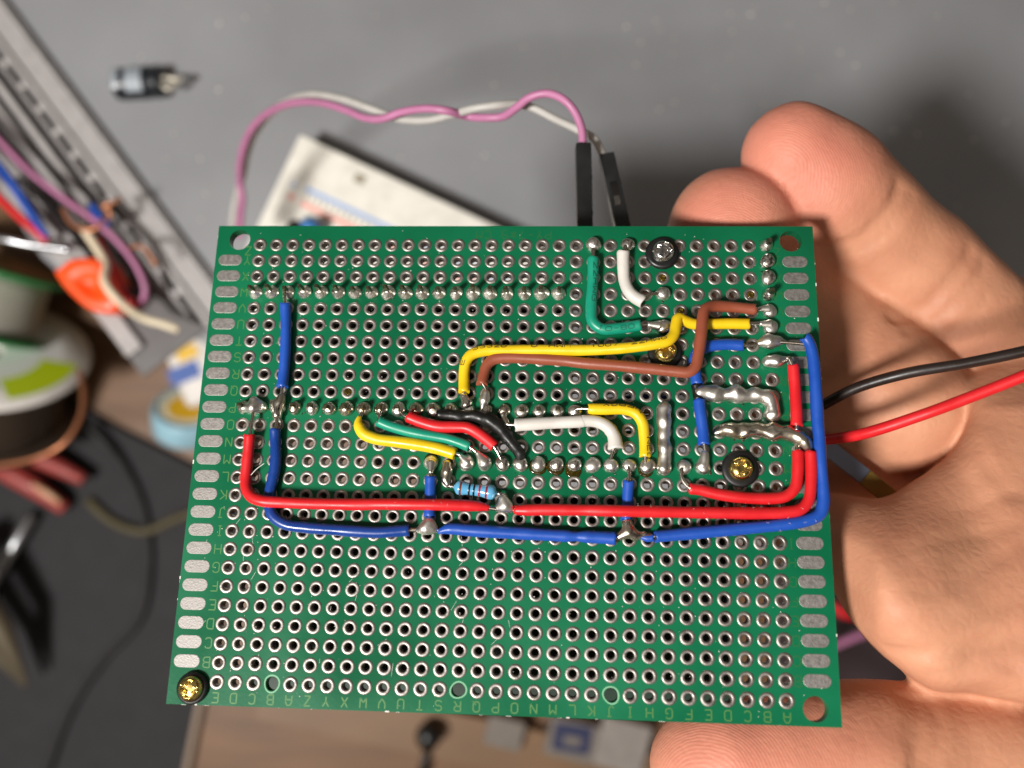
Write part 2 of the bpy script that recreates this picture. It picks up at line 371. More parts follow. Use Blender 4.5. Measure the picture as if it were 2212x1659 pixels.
# solder joints: which holes carry one
joints = {}                               # (column, row) -> style
for c in range(1, 20): joints[(c, 3)] = 'header'
for c in range(1, 20): joints[(c, 10)] = 'short'
joints[(20, 10)] = 'ball'
for k, x, y in ((5, 735, 790), (5, 1075, 790), (5, 1250, 780), (5, 1420, 790), (5, 1590, 800), (5, 1760, 800), (5, 1935, 810), (5, 2110, 810), (6, 235, 610), (6, 365, 620), (6, 500, 620),
                (6, 630, 620), (6, 900, 630), (6, 1040, 620), (3, 250, 225), (3, 487, 220), (3, 730, 560), (3, 730, 795), (3, 1515, 675), (3, 1525, 790)):
    joints[snap(k, x, y)] = 'ball'
for r in range(4): joints[(31, r)] = 'ball' if r in (1, 2) else 'tall'
covered = set(joints) | DRILL | {snap(6, 765, 240), snap(6, 765, 620), snap(3, 1535, 910), snap(3, 1540, 1060), snap(3, 755, 225)}

# plated rings
rp = [(.50, -1.62), (.50, -.12), (.53, .02), (.58, .085), (.68, .115), (.88, .115), (.99, .07), (1.04, .0)]
ring_me = []
for q in range(5):
    ring_me.append(mesh('hole_ring', *lathe([(r * (1 + rng.uniform(-.015, .015)), z) for r, z in rp], 22, wob=.012, cap=False), M['tin']))
free = [(c, r) for r in range(25, -1, -1) for c in range(1, 32) if (c, r) not in covered]
for c, r in free[:100]:
    o = link('hole_ring', random.choice(ring_me), board); o.location = Vector((*hole(c, r), 0)) * MM; o.rotation_euler.z = rng.uniform(0, 6)
field = []
for c, r in free[100:]:
    v, f = lathe([(a * (1 + rng.uniform(-.015, .015)), z) for a, z in rp], 20, c=(*hole(c, r), 0), wob=.014, cap=False); field.append((v, f))
tag(obj('plated_ring_field', join(field), M['tin'], board), kind='stuff')

# edge pads
def stadium(w, h, z=.025):
    p = []
    for cx, a0 in ((w / 2 - h / 2, -90), (-w / 2 + h / 2, 90)):
        for k in range(9):
            a = math.radians(a0 + 22.5 * k); p.append((cx + h / 2 * math.cos(a), h / 2 * math.sin(a)))
    q = [(x * .975, y * .95) for x, y in p]
    n = len(p); V = [(x, y, .002) for x, y in p] + [(x, y, z) for x, y in q]
    return V, [[i, (i + 1) % n, n + (i + 1) % n, n + i] for i in range(n)] + [[n + i for i in range(n)]]
pad_me = mesh('edge_pad', *stadium(3.66, 1.72), M['padtin'], smooth=False)
for r in range(1, 25):
    for x in (-4.42, 80.25):
        o = link('edge_pad', pad_me, board); o.location = Vector((x - (.1 if x < 0 else 0) * r / 25, -P_ * r + .06, 0)) * MM
# legend
tx = []; ty = []
let = 'ABCDEFGHIJKLMNOPQRSTUVWXYZ'
for c in range(1, 32):
    L = (let + 'ABCDE')[31 - c]
    tx += flat_text(L, (hole(c, 0)[0] - .05, -65.55), 1.25, PI, .17)
for r in range(26):
    L = let[25 - r]; yy = -P_ * r - (1.0 if r == 0 else .05)
    if r < 25:
        tx += flat_text(L, (-1.75, yy), 1.35, PI, .15)
        ty += flat_text(L, (77.75, yy), 1.3, PI, .14)  # this column's shade is put into the darker ink colour
q = zb(2, 1530, 182); ty += flat_text('PY-7*9 CM', (q[0], q[1]), 1.3, PI, .13)
lt = obj('lettering', join(tx + ty), [M['silk'], M['silkdim']], board, smooth=False)
for i in range(len(tx), len(tx) + len(ty)): lt.data.polygons[i].material_index = 1

# joints
def jmesh(kind):
    w = .035
    if kind == 'header': p = [(1.08, 0), (1.06, .14), (.96, .36), (.74, .62), (.54, .86), (.42, 1.06), (.30, 1.14), (0, 1.16)]
    elif kind == 'short': p = [(1.06, 0), (1.06, .2), (.96, .5), (.8, .76), (.62, .92), (.36, 1.0), (0, 1.02)]
    elif kind == 'tall': p = [(.95, 0), (.92, .18), (.80, .5), (.62, .8), (.46, 1.05), (.28, 1.2), (0, 1.24)]
    else: p = [(1.02, 0), (1.08, .2), (1.06, .45), (.94, .78), (.68, 1.03), (.34, 1.16), (0, 1.19)]
    p = [(r * rng.uniform(.96, 1.04), z * rng.uniform(.93, 1.07)) for r, z in p]
    return mesh('solder_joint', *lathe(p, 22, wob=w * 1.4), M['satin' if kind == 'header' or rng.random() < .4 else 'solder_dirty' if kind == 'short' else 'solder'])
JM = {k: [jmesh(k) for _ in range(6)] for k in ('header', 'short', 'tall', 'ball')}
def pinmesh(h, w=.62):
    V = []; 
    for z, s in ((.2, 1), (h - .22, 1), (h, .55)):
        V += [(a * w / 2 * s, b * w / 2 * s, z) for a, b in ((-1, -1), (1, -1), (1, 1), (-1, 1))]
    Fc = [[0, 1, 5, 4], [1, 2, 6, 5], [2, 3, 7, 6], [3, 0, 4, 7], [4, 5, 9, 8], [5, 6, 10, 9], [6, 7, 11, 10], [7, 4, 8, 11], [8, 9, 10, 11]]
    return mesh('header_pin', V, Fc, M['pin'], smooth=False)
PM = {'header': pinmesh(2.9, .56), 'short': pinmesh(2.3), 'tall': pinmesh(2.3), 'ball': None}
for (c, r), k in joints.items():
    o = link('solder_joint', random.choice(JM[k]), board); o.location = Vector((*hole(c, r), 0)) * MM
    o.rotation_euler.z = rng.uniform(0, 6); s_ = rng.uniform(.94, 1.07); o.scale = (s_, s_, s_ * rng.uniform(.9, 1.1))
    if PM[k] and not (k == 'short' and c in (2, 3, 14, 15, 16)):
        p = link('header_pin', PM[k], o); p.rotation_euler = (rng.uniform(-.06, .06), rng.uniform(-.06, .06), -o.rotation_euler.z + rng.uniform(-.05, .05))
M['chip'] = mat('bare_laminate', (120, 176, 138), .6)
for c, r in sorted(DRILL): obj('drill_rim', lathe([(.93, -.3), (.95, .004), (1.0, .03), (1.12, .012), (1.16, .003)], 24, c=(*hole(c, r), 0), wob=.05, cap=False), M['chip'], board)
# flux-filled holes
for k, x, y in ((4, 1900, 110), (3, 745, 455), (3, 1385, 570), (3, 870, 690)):
    q = zb(k, x, y); c, r = int(round(q[0] / P_)) + 1, int(round(-q[1] / P_))
    obj('flux_plug', lathe([(.6, .0), (.58, .06), (.3, .1), (0, .1)], 16, c=(*hole(c, r), 0)), M['flux'], board)
for k, x, y, s_ in ((5, 1760, 830, 1.3), (5, 1935, 830, 1.35), (5, 2110, 830, 1.3), (6, 110, 650, 1.25), (5, 735, 770, 1.15), (6, 765, 630, 1.2), (6, 630, 640, 1.2)):
    q = zb(k, x, y); obj('flux_residue', lathe([(s_ * .95, .004), (s_ * .85, .09), (s_ * .5, .14), (0, .15)], 20, c=(q[0], q[1], 0), wob=.06), M['flux'], board)

# ---- wires soldered to the board
def zp(seq): return [zb(k, x, y, z) for k, x, y, z in seq]
def wire(name, m, seq, r=.80, bare=(), jag=.10, flare=0.03, taper=None, text=(), wob=.022):
    P = crom(zp(seq), .3); rr = r
    if taper: rr = [r * t for t in taper]
    o = obj(name, tube(P, rr, 16, jag=jag, flare=flare, wob=wob), M[m], board)
    for b in bare:
        bb = obj('bare_end', tube(crom(zp(b), .25), .27, 8, wob=.08), M['bare'], o)
    for s0, t, h, phi, flip, ink in text:
        obj('printing', wire_text(P, r, s0, t, h, phi, flip), M[ink], o, smooth=False)
    return o, P
wire('blue_wire', 'blue', [(1, 1288, 852, 1.1), (1, 1293, 1000, .95), (1, 1292, 1200, .95), (1, 1285, 1350, .95), (1, 1270, 1540, 1.0), (1, 1258, 1655, 1.1)], bare=[[(1, 1290, 700, .8), (1, 1280, 780, 1.1), (1, 1290, 860, 1.1)], [(4, 1256, 40, 1.1), (4, 1250, 110, 1.2), (4, 1215, 230, .8)]], jag=.12)
wire('blue_wire', 'navy', [(4, 1188, 462, 1.2), (4, 1190, 560, 1.0), (4, 1195, 760, .95), (4, 1172, 930, .9), (4, 1142, 1050, .9), (4, 1132, 1180, .9), (4, 1165, 1300, .95), (4, 1280, 1385, 1.0), (4, 1500, 1420, 1.0), (4, 1800, 1442, 1.0), (5, 0, 1455, 1.0), (5, 230, 1465, 1.0), (5, 460, 1448, 1.0), (5, 520, 1446, 1.0)],
     bare=[[(4, 1205, 260, .8), (4, 1205, 380, 1.1), (4, 1190, 470, 1.2)], [(5, 500, 1446, 1.0), (5, 600, 1436, 1.0), (5, 690, 1430, .9)]], text=[(40, '28AWG', .75, .1, True, 'inkblue')])
wire('red_wire', 'red', [(4, 943, 520, 1.6), (4, 928, 700, 1.3), (4, 908, 930, 1.2), (4, 912, 1040, 1.5), (4, 960, 1120, 1.9), (4, 1060, 1160, 2.2), (4, 1250, 1175, 2.35), (4, 1600, 1188, 2.2), (4, 2000, 1195, 2.1), (5, 230, 1192, 2.2), (5, 600, 1195, 2.45), (5, 800, 1197, 2.35), (5, 1000, 1203, 2.0), (5, 1180, 1212, 1.7), (5, 1290, 1228, 1.5)],
     bare=[[(4, 985, 190, .9), (4, 975, 260, 1.2), (4, 975, 330, 1.4), (4, 958, 420, 1.5), (4, 945, 530, 1.6)], [(5, 1270, 1225, 1.5), (5, 1370, 1240, 1.4), (5, 1440, 1245, 1.3)]], taper=[1] * 30 + [.85, .5])
wire('red_wire', 'red', [(5, 1540, 1248, 1.4), (5, 1640, 1250, 1.5), (5, 1800, 1246, 1.7), (5, 2200, 1250, 2.0), (6, 300, 940, 2.3), (6, 500, 944, 2.5), (6, 700, 948, 2.3), (6, 1000, 955, 2.0), (6, 1400, 960, 1.9), (6, 1640, 955, 1.9), (6, 1760, 930, 1.9), (6, 1815, 865, 1.9), (6, 1832, 740, 1.8), (6, 1833, 600, 1.7), (6, 1827, 512, 1.7)],
     bare=[[(5, 1420, 1225, 1.3), (5, 1500, 1245, 1.4), (5, 1580, 1250, 1.4)], [(6, 1828, 530, 1.7), (6, 1815, 490, 1.6), (6, 1795, 460, 1.4)]], taper=[.75] + [1] * 30)
wire('red_wire', 'red', [(6, 950, 782, 1.1), (6, 1020, 790, 1.1), (6, 1130, 815, 1.1), (6, 1300, 843, 1.2), (6, 1540, 853, 1.3), (6, 1650, 835, 1.4), (6, 1715, 775, 1.5), (6, 1735, 660, 1.5), (6, 1736, 508, 1.5)],
     bare=[[(6, 895, 630, .8), (6, 892, 700, .8), (6, 925, 755, .9), (6, 965, 785, 1.1)], [(6, 1736, 530, 1.5), (6, 1732, 470, 1.4)]])
wire('red_wire', 'red', [(3, 1702, 1085, 1.6), (3, 1712, 1200, 1.5), (3, 1722, 1350, 1.5), (3, 1727, 1440, 1.5), (3, 1727, 1522, 1.5)], bare=[[(3, 1620, 1050, .9), (3, 1670, 1030, 1.3), (3, 1692, 1060, 1.6), (3, 1702, 1100, 1.6)], [(3, 1727, 1500, 1.5), (3, 1727, 1560, 1.4)]])
wire('blue_wire', 'blue', [(3, 1790, 880, 1.9), (3, 1822, 930, 1.9), (3, 1848, 1040, 1.8), (3, 1866, 1250, 1.6), (3, 1880, 1500, 1.6), (6, 1890, 400, 1.6), (6, 1902, 600, 1.6), (6, 1918, 780, 1.6), (6, 1922, 880, 1.6), (6, 1895, 965, 1.6), (6, 1800, 1012, 1.6), (6, 1600, 1045, 1.5), (6, 1300, 1075, 1.3), (6, 1000, 1102, 1.2), (6, 700, 1130, 1.1)], r=.84,
     text=[(48, '-80~C', .9, .15, True, 'inkblue'), (57.5, '80~C', .9, .15, True, 'inkblue')], jag=.2)
wire('blue_wire', 'blue', [(5, 800, 1462, 1.0), (5, 900, 1432, 1.0), (5, 1100, 1444, 1.0), (5, 1300, 1457, 1.0), (5, 1700, 1480, 1.0), (5, 2000, 1498, 1.0), (6, 120, 1128, 1.0), (6, 300, 1135, 1.0), (6, 412, 1142, 1.0)], r=.86, taper=[.35, .95] + [1] * 12 + [.72] + [1] * 4, bare=[[(5, 690, 1430, .9), (5, 760, 1440, 1.0), (5, 850, 1450, 1.0)], [(6, 400, 1140, 1.0), (6, 470, 1135, 1.0), (6, 620, 1125, 1.0), (6, 720, 1128, 1.1)]])
wire('blue_wire', 'blue', [(6, 590, 1130, .9), (6, 640, 1140, .8), (6, 690, 1138, .9)], r=.55, taper=[.5, 1, .9])
wire('blue_wire', 'blue', [(5, 727, 925, 1.1), (5, 724, 1050, 1.0), (5, 722, 1170, .9), (5, 716, 1310, 1.0)], r=.8, bare=[[(5, 735, 790, .9), (5, 728, 880, 1.1), (5, 727, 940, 1.1)], [(5, 716, 1290, 1.0), (5, 712, 1400, 1.0)]])
wire('blue_wire', 'blue', [(6, 508, 728, 1.1), (6, 502, 820, 1.0), (6, 496, 920, .9), (6, 490, 1010, 1.0)], r=.78, bare=[[(6, 500, 600, .8), (6, 512, 660, 1.1), (6, 508, 740, 1.1)], [(6, 492, 990, 1.0), (6, 495, 1100, 1.0)]], jag=.15)
yo, yp = wire('yellow_wire', 'yellow', [(2, 1050, 1705, 1.3), (2, 1050, 1600, 1.1), (2, 1052, 1500, 1.1), (2, 1070, 1410, 1.2), (2, 1120, 1345, 1.3), (2, 1230, 1308, 1.3), (2, 1500, 1300, 1.3), (2, 2000, 1298, 1.6), (3, 175, 975, 1.8), (3, 350, 968, 2.1), (3, 550, 952, 2.7), (3, 720, 925, 3.0), (3, 795, 905, 3.0), (3, 838, 860, 2.7), (3, 852, 790, 2.3), (3, 868, 742, 2.0), (3, 910, 760, 1.6), (3, 980, 785, 1.2), (3, 1100, 785, 1.1), (3, 1250, 782, 1.1), (3, 1380, 785, 1.1)],
     bare=[[(5, 1050, 90, 1.2), (5, 1060, 170, 1.0), (5, 1080, 230, .8)], [(3, 1370, 785, 1.1), (3, 1440, 780, 1.0), (3, 1525, 790, .8)]],
     text=[(3.9, 'E', .6, .5, False, 'ink'), (6.3, '33320', .55, .7, False, 'ink'), (13.7, '~U', .55, .7, False, 'ink'), (17.2, 'AWM', .62, .7, False, 'ink'), (23.2, '1007', .58, .7, False, 'ink'), (29.0, '22AWG', .58, .7, False, 'ink')])
wire('brown_wire', 'brown', [(2, 1222, 1632, 1.3), (2, 1240, 1540, 1.1), (2, 1272, 1445, 1.1), (2, 1335, 1390, 1.1), (2, 1430, 1372, 1.1), (2, 1600, 1374, 1.1), (2, 2000, 1400, 1.3), (3, 175, 1068, 1.6), (3, 400, 1085, 2.0), (3, 650, 1108, 2.4), (3, 860, 1130, 2.7), (3, 945, 1132, 2.8), (3, 992, 1095, 2.9), (3, 1015, 1000, 3.0), (3, 1035, 850, 3.0), (3, 1045, 740, 2.8), (3, 1062, 680, 2.4), (3, 1120, 655, 1.8), (3, 1220, 658, 1.4), (3, 1330, 668, 1.2), (3, 1425, 680, 1.1)], r=.82,
     bare=[[(2, 1222, 1610, 1.2), (2, 1262, 1680, 1.1), (5, 1250, 160, .9)], [(3, 1410, 678, 1.1), (3, 1470, 675, 1.0), (3, 1520, 675, .8)]], jag=.15)
wire('teal_wire', 'teal', [(3, 250, 305, 1.1), (3, 250, 420, 1.0), (3, 243, 540, 1.0), (3, 236, 680, 1.0), (3, 246, 765, 1.0), (3, 310, 818, 1.0), (3, 420, 818, 1.0), (3, 520, 805, 1.0), (3, 592, 793, 1.0)], bare=[[(3, 250, 235, .9), (3, 250, 320, 1.1)], [(3, 580, 793, 1.0), (3, 640, 788, 1.0), (3, 730, 795, .8)]], r=.84,
     text=[(.9, '22AWG', .7, .45, False, 'inkteal'), (11.0, '10-80', .6, -.2, False, 'inkteal')])
wire('white_wire', 'white', [(3, 468, 262, 1.3), (3, 470, 380, 1.1), (3, 478, 470, 1.0), (3, 508, 545, 1.0), (3, 555, 592, 1.0), (3, 612, 622, 1.0)], r=.92, bare=[[(3, 487, 215, .9), (3, 475, 280, 1.2)], [(3, 600, 610, 1.0), (3, 660, 572, 1.0), (3, 730, 560, .8)]], flare=.06)
wire('blue_wire', 'blue', [(3, 1336, 938, 1.0), (3, 1200, 933, 1.0), (3, 1080, 950, 1.0), (3, 1010, 990, 1.0), (3, 985, 1060, 1.0), (3, 992, 1140, 1.0), (3, 1005, 1220, 1.0)], bare=[[(3, 1320, 938, 1.0), (3, 1400, 940, 1.0), (3, 1540, 915, 1.2), (3, 1650, 918, 1.5), (3, 1790, 930, 1.8)], [(3, 1005, 1200, 1.0), (3, 1012, 1290, 1.0), (3, 1020, 1380, 1.0)]], r=.84)
wire('blue_wire', 'blue', [(3, 1016, 1335, 1.0), (3, 1030, 1430, 1.0), (3, 1046, 1550, 1.0), (6, 1056, 462, 1.05)], r=.84, bare=[[(6, 1054, 440, 1.0), (6, 1066, 530, .9), (6, 1048, 615, .8)]])
obj('charred_sleeve', tube(crom(zp([(3, 995, 1225, .9), (3, 1003, 1270, .85), (3, 1015, 1330, .9)]), .2), .72, 12, wob=.12), M['melted'], board)
wire('yellow_wire', 'yellow', [(6, 216, 204, 1.3), (6, 350, 205, 1.4), (6, 470, 206, 1.4), (6, 555, 232, 1.3), (6, 605, 300, 1.2), (6, 620, 400, 1.1), (6, 628, 550, 1.1)], r=.80, bare=[[(6, 110, 210, .8), (6, 165, 200, 1.1), (6, 230, 204, 1.3)], [(6, 628, 530, 1.1), (6, 630, 615, .8)]],
     text=[(1.8, 'NERGY', .6, .75, True, 'ink'), (10.6, 'NEL', .6, .6, False, 'ink')], taper=[.85] + [1] * 20)
wire('white_wire', 'white', [(5, 1545, 428, 1.3), (5, 1800, 410, 1.3), (5, 2200, 388, 1.4), (6, 175, 290, 1.4), (6, 280, 297, 1.4), (6, 355, 335, 1.4), (6, 400, 400, 1.3), (6, 415, 492, 1.2)], r=.88, taper=[1] * 16 + [1.0, 1.12, 1.25], bare=[[(5, 1440, 350, .8), (5, 1450, 410, 1.1), (5, 1560, 428, 1.3)], [(6, 408, 470, 1.2), (6, 385, 540, 1.0), (6, 365, 615, .8)]], flare=.05)
wire('yellow_wire', 'yellow', [(5, 40, 345, .9), (5, 28, 410, 1.0), (5, 70, 500, 1.0), (5, 190, 558, 1.0), (5, 400, 588, 1.0), (5, 600, 615, 1.05), (5, 800, 655, 1.1), (5, 965, 705, 1.1)], r=.86, taper=[.35, .9] + [1] * 12, bare=[[(5, 85, 260, .7), (5, 60, 320, .8), (5, 35, 380, .9)], [(5, 940, 698, 1.1), (5, 1000, 710, 1.0), (5, 1075, 785, .8)]])
wire('teal_wire', 'teal', [(5, 225, 390, 1.1), (5, 320, 432, 1.1), (5, 500, 485, 1.1), (5, 700, 525, 1.1), (5, 900, 562, 1.1), (5, 1030, 605, 1.1), (5, 1105, 635, 1.1)], r=.78, bare=[[(5, 250, 270, .7), (5, 228, 340, .9), (5, 240, 400, 1.1)], [(5, 1090, 630, 1.1), (5, 1160, 680, 1.0), (5, 1250, 775, .8)]])
wire('red_wire', 'red', [(5, 505, 345, 1.2), (5, 620, 392, 1.2), (5, 800, 440, 1.2), (5, 950, 445, 1.3), (5, 1080, 452, 1.4), (5, 1170, 495, 1.4), (5, 1260, 560, 1.3), (5, 1345, 630, 1.2)], r=.84, bare=[[(5, 425, 290, .7), (5, 460, 330, 1.0), (5, 530, 355, 1.2)], [(5, 1330, 620, 1.2), (5, 1375, 690, 1.0), (5, 1420, 780, .8)]])
bw = obj('black_wire', lump([(*zb(5, 820, 325, .9), .72), (*zb(5, 1000, 335, .9), .78), (*zb(5, 1180, 345, 1.0), .74), (*zb(5, 1290, 370, 1.1), .98), (*zb(5, 1400, 450, 1.0), .9), (*zb(5, 1470, 540, .9), .8), (*zb(5, 1540, 630, .9), .7), (*zb(5, 1590, 700, .85), .62), (*zb(5, 1590, 770, .7), .4)], .12, .8, .09, 1.4), M['melted'], board)

# solder bridges and lumps
def bridge(seq, m='satin', k=.6, amp=.09, name='solder_bridge', f=1.0):
    return obj(name, lump([(*zb(a, x, y, z), r * f) for a, x, y, z, r in seq], .12, k, amp, 1.5), M[m], board)
bridge([(3, 1030, 1278, .8, .85), (3, 1130, 1288, .8, .95), (3, 1195, 1305, .7, .6), (3, 1230, 1305, .7, .6), (3, 1285, 1290, .9, 1.02), (3, 1350, 1305, .8, .72), (3, 1420, 1300, .8, .82), (3, 1520, 1318, .8, .9), (3, 1550, 1385, .8, .75), (3, 1550, 1440, .8, 1.0)], amp=.10, f=1.16)
bridge([(6, 1140, 372, .7, .5), (6, 1190, 362, .7, .65), (6, 1260, 358, .8, .85), (6, 1350, 362, .8, .9), (6, 1430, 358, .8, .8), (6, 1550, 366, .9, 1.0), (6, 1660, 385, .9, .88), (6, 1745, 412, 1.0, .85), (6, 1790, 460, 1.1, .82), (6, 1800, 490, 1.2, .6)], 'solder_dirty', amp=.12, f=1.16)
bridge([(6, 765, 205, .6, .95), (6, 762, 290, .7, .82), (6, 762, 390, .6, .72), (6, 765, 480, .7, .80), (6, 765, 560, .6, .72), (6, 765, 630, .6, .98)], amp=.05, f=1.12)
bridge([(3, 1450, 925, .9, .45), (3, 1520, 908, 1.0, 1.0), (3, 1580, 912, 1.0, .7), (3, 1640, 918, 1.2, .4)], amp=.1)
bridge([(3, 1520, 1055, .7, .85), (3, 1580, 1058, .8, .85), (3, 1640, 1045, .9, .55)], amp=.05)
bridge([(5, 600, 1442, 1.0, .3), (5, 680, 1420, 1.1, .8), (5, 705, 1370, 1.2, .55), (5, 760, 1435, 1.0, .6)], k=.9, amp=.04)
bridge([(5, 1380, 1228, 1.2, .5), (5, 1440, 1205, 1.4, .72), (5, 1425, 1140, 1.6, .32), (5, 1500, 1245, 1.3, .42)], k=.9, amp=.03)
bridge([(6, 440, 1130, 1.0, .5), (6, 500, 1090, 1.2, .75), (6, 495, 1030, 1.2, .6), (6, 560, 1130, 1.0, .5), (6, 620, 1115, 1.0, .4)], 'solder_dirty', amp=.1)
bridge([(5, 885, 800, .7, .6), (5, 880, 880, .8, .72), (5, 880, 950, .8, .6), (5, 900, 1010, .9, .4)], 'solder_dirty', amp=.07)
bridge([(4, 1150, 200, .9, .4), (4, 1215, 220, 1.0, .75), (4, 1210, 330, .9, .6), (4, 1250, 150, 1.0, .45)], 'solder_dirty', amp=.12)
bridge([(4, 985, 185, 1.2, .62), (4, 975, 260, 1.2, .5), (4, 1030, 250, .6, .8), (4, 880, 260, .5, .7)], amp=.08, k=.8)
bridge([(5, 1430, 330, .7, .55), (5, 1445, 390, .8, .42), (5, 1470, 415, 1.0, .3)], 'solder_dirty')
bridge([(6, 1060, 530, .8, .55), (6, 1045, 610, .6, .9)], amp=.05)
bridge([(3, 1515, 675, .6, .72), (3, 1460, 676, .9, .34)], amp=.03, name='solder_tail')
bridge([(3, 1530, 790, .6, .78), (3, 1470, 783, .9, .40)], amp=.03, name='solder_tail')
bridge([(3, 725, 797, .6, .8), (3, 660, 790, .9, .42)], amp=.03, name='solder_tail')
bridge([(5, 1080, 790, .6, .85), (5, 1020, 730, .9, .4)], amp=.05, name='solder_tail')
bridge([(5, 1250, 790, .7, 1.0), (5, 1180, 700, 1.0, .42)], amp=.05, name='solder_tail')
bridge([(5, 735, 800, .6, .85), (5, 728, 880, 1.0, .38)], amp=.03, name='solder_tail')
bridge([(5, 1248, 180, .9, .8), (5, 1262, 120, 1.1, .42), (5, 1228, 260, .8, .3)], amp=.03, name='solder_tail')
bridge([(5, 1070, 220, .6, .95), (5, 1050, 150, .9, .6)], 'solder_dirty', amp=.12, name='solder_tail')

# resistor
A, B = zb(5, 905, 1017, 1.25), zb(5, 1385, 1088, 1.25); d = B - A; L = np.linalg.norm(d); d /= L
prof = [(.0, 0), (.14, .02), (.22, .10 * L), (.55, .125 * L), (.96, .17 * L), (1.05, .22 * L), (.98, .29 * L), (.86, .35 * L), (.83, .5 * L), (.83, .66 * L), (.92, .73 * L), (1.04, .80 * L), (1.03, .87 * L), (.85, .92 * L), (.4, .945 * L), (.16, .97 * L), (.0, L)]
res = obj('resistor', lathe(prof, 24, c=A, ax=d), M['resistor'], board)
def rad(t): return np.interp(t * L, [p[1] for p in prof], [p[0] for p in prof])
for x, w, m in ((.245, .055, 'bandbrown'), (.42, .05, 'bandblack'), (.515, .05, 'bandblack'), (.625, .05, 'bandred'), (.765, .055, 'bandmaroon')):
    ts = np.linspace(x - w / 2, x + w / 2, 6)
    obj('colour_band', lathe([(rad(t) + (.012 if 0 < i < 5 else -.01), t * L) for i, t in enumerate(ts)], 24, c=A, ax=d, cap=False), M[m], res)
obj('lead', tube(crom(zp([(5, 1370, 1085, 1.25), (5, 1405, 1100, 1.3), (5, 1420, 1150, 1.6), (5, 1440, 1200, 1.5)]), .2), .24, 8), M['bare'], res)
obj('lead', tube(crom(zp([(5, 960, 1022, 1.25), (5, 905, 1015, 1.2), (5, 885, 960, .9)]), .2), .24, 8), M['bare'], res)

# screws
def screw(c, m, rot, tilt=(0, 0), wr=2.5, hr=1.66, label=None, lift=.75):
    V = []; NR, NS = 26, 72; H = 1.25
    for i in range(NR + 1):
        r = hr * (i / NR)
        for k in range(NS):
            a = 2 * PI * k / NS; x, y = r * math.cos(a), r * math.sin(a)
            z = H * (1 - (r / hr) ** 3.2) ** .55 * .82 + .12 if r < hr else 0
            xr, yr = x * math.cos(rot) - y * math.sin(rot), x * math.sin(rot) + y * math.cos(rot)
            arm = min(max(abs(xr) / .30, abs(yr) / 1.12), max(abs(yr) / .30, abs(xr) / 1.12)); core = math.hypot(xr, yr) / .62
            q = min(arm, core)
            if q < 1.0: z -= .62 * min(1, (1.0 - q) * 5 + .35)
            V.append((c[0] + x + tilt[0] * z, c[1] + y + tilt[1] * z, lift + z))
    Fc = [[i * NS + k, (i + 1) * NS + k, (i + 1) * NS + (k + 1) % NS, i * NS + (k + 1) % NS] for i in range(NR) for k in range(NS)]
    s_ = obj('screw', (V, Fc), M[m], board, label=label)
    obj('washer', lathe([(wr * .98, .01), (wr, .15), (wr * .99, .5), (wr * .95, .68), (wr * .85, .77), (wr * .72, .8), (hr * .98, .8), (hr * .85, .76)], 40, c=(c[0], c[1], 0), wob=.004, cap=False), M['washer'], s_)
    return s_
screw(zb(3, 755, 262, .8), 'steel', .35, (.12, .1), label='silver cross-head screw on black washer'); screw(zb(3, 775, 985, .8), 'brass', .3, (.05, .0), label='brass cross-head screw partly under yellow wire')
screw(zb(6, 1322, 635, .8), 'brass', .2, wr=2.6, label='brass cross-head screw on black washer'); screw(zb(7, 240, 886, .8), 'brass', .1, wr=2.15, label='brass cross-head screw at board corner')

# boards mounted behind
def bbox(name, x0, x1, y0, y1, z0, z1, m): return obj(name, boxf(((x0 + x1) / 2, (y0 + y1) / 2, (z0 + z1) / 2), x1 - x0, y1 - y0, z1 - z0), M[m], board, smooth=False)
bbox('module_board', -2, 48, -26.5, -6.6, -12.2, -10.6, 'darkpcb')
bbox('header_socket', -1.2, 47.2, -8.9, -6.4, -10.5, -1.7, 'blackplastic'); bbox('header_socket', -1.2, 47.2, -26.6, -24.2, -10.5, -1.7, 'blackplastic')
bbox('display_board', 2, 71.5, -67.5, -36.5, -9.5, -8.0, 'darkpcb'); bbox('chip_carrier', 19, 72, -34.5, -31.5, -8, -1.7, 'blackplastic')
for yy, m_ in ((-19.6, 'white'), (-22.6, 'blue'), (-24.2, 'white'), (-25.8, 'yellow'), (-28.0, 'teal')):
    obj('rear_wire', tube(crom([(47, yy - 1, -7), (54, yy, -6), (60, yy + .6, -6), (66, yy - .4, -7)], .6), .75, 10), M[m_], board)

# burnt flux round the joints, chipped laminate along the cut edges
M['char'] = mat('burnt_flux', (52, 40, 18), .18, noise=.3, nscale=900)
fl = []
for (c, r) in list(joints):
    for _ in range(3 if r in (10, 13) else 1):
        h_ = hole(c, r); a = rng.uniform(0, 2 * PI); q = rng.uniform(.9, 1.5); s_ = rng.uniform(.05, .17)
        fl.append(lathe([(s_, .003), (s_ * .8, s_ * .35), (0, s_ * .5)], 9, c=(h_[0] + q * math.cos(a), h_[1] + q * math.sin(a), 0), wob=.2))
for k, x, y in [(3, rng.uniform(1000, 1600), rng.choice([1250, 1345, 1380]) + rng.uniform(-12, 12)) for _ in range(22)] + [(6, rng.uniform(1130, 1800), rng.choice([318, 425]) + rng.uniform(-12, 12)) for _ in range(22)]:
    q = zb(k, x, y); s_ = rng.uniform(.05, .16); fl.append(lathe([(s_, .003), (s_ * .8, s_ * .35), (0, s_ * .5)], 9, c=(q[0], q[1], 0), wob=.2))
tag(obj('flux_spatter', join(fl), M['char'], board), kind='stuff')
ch = []
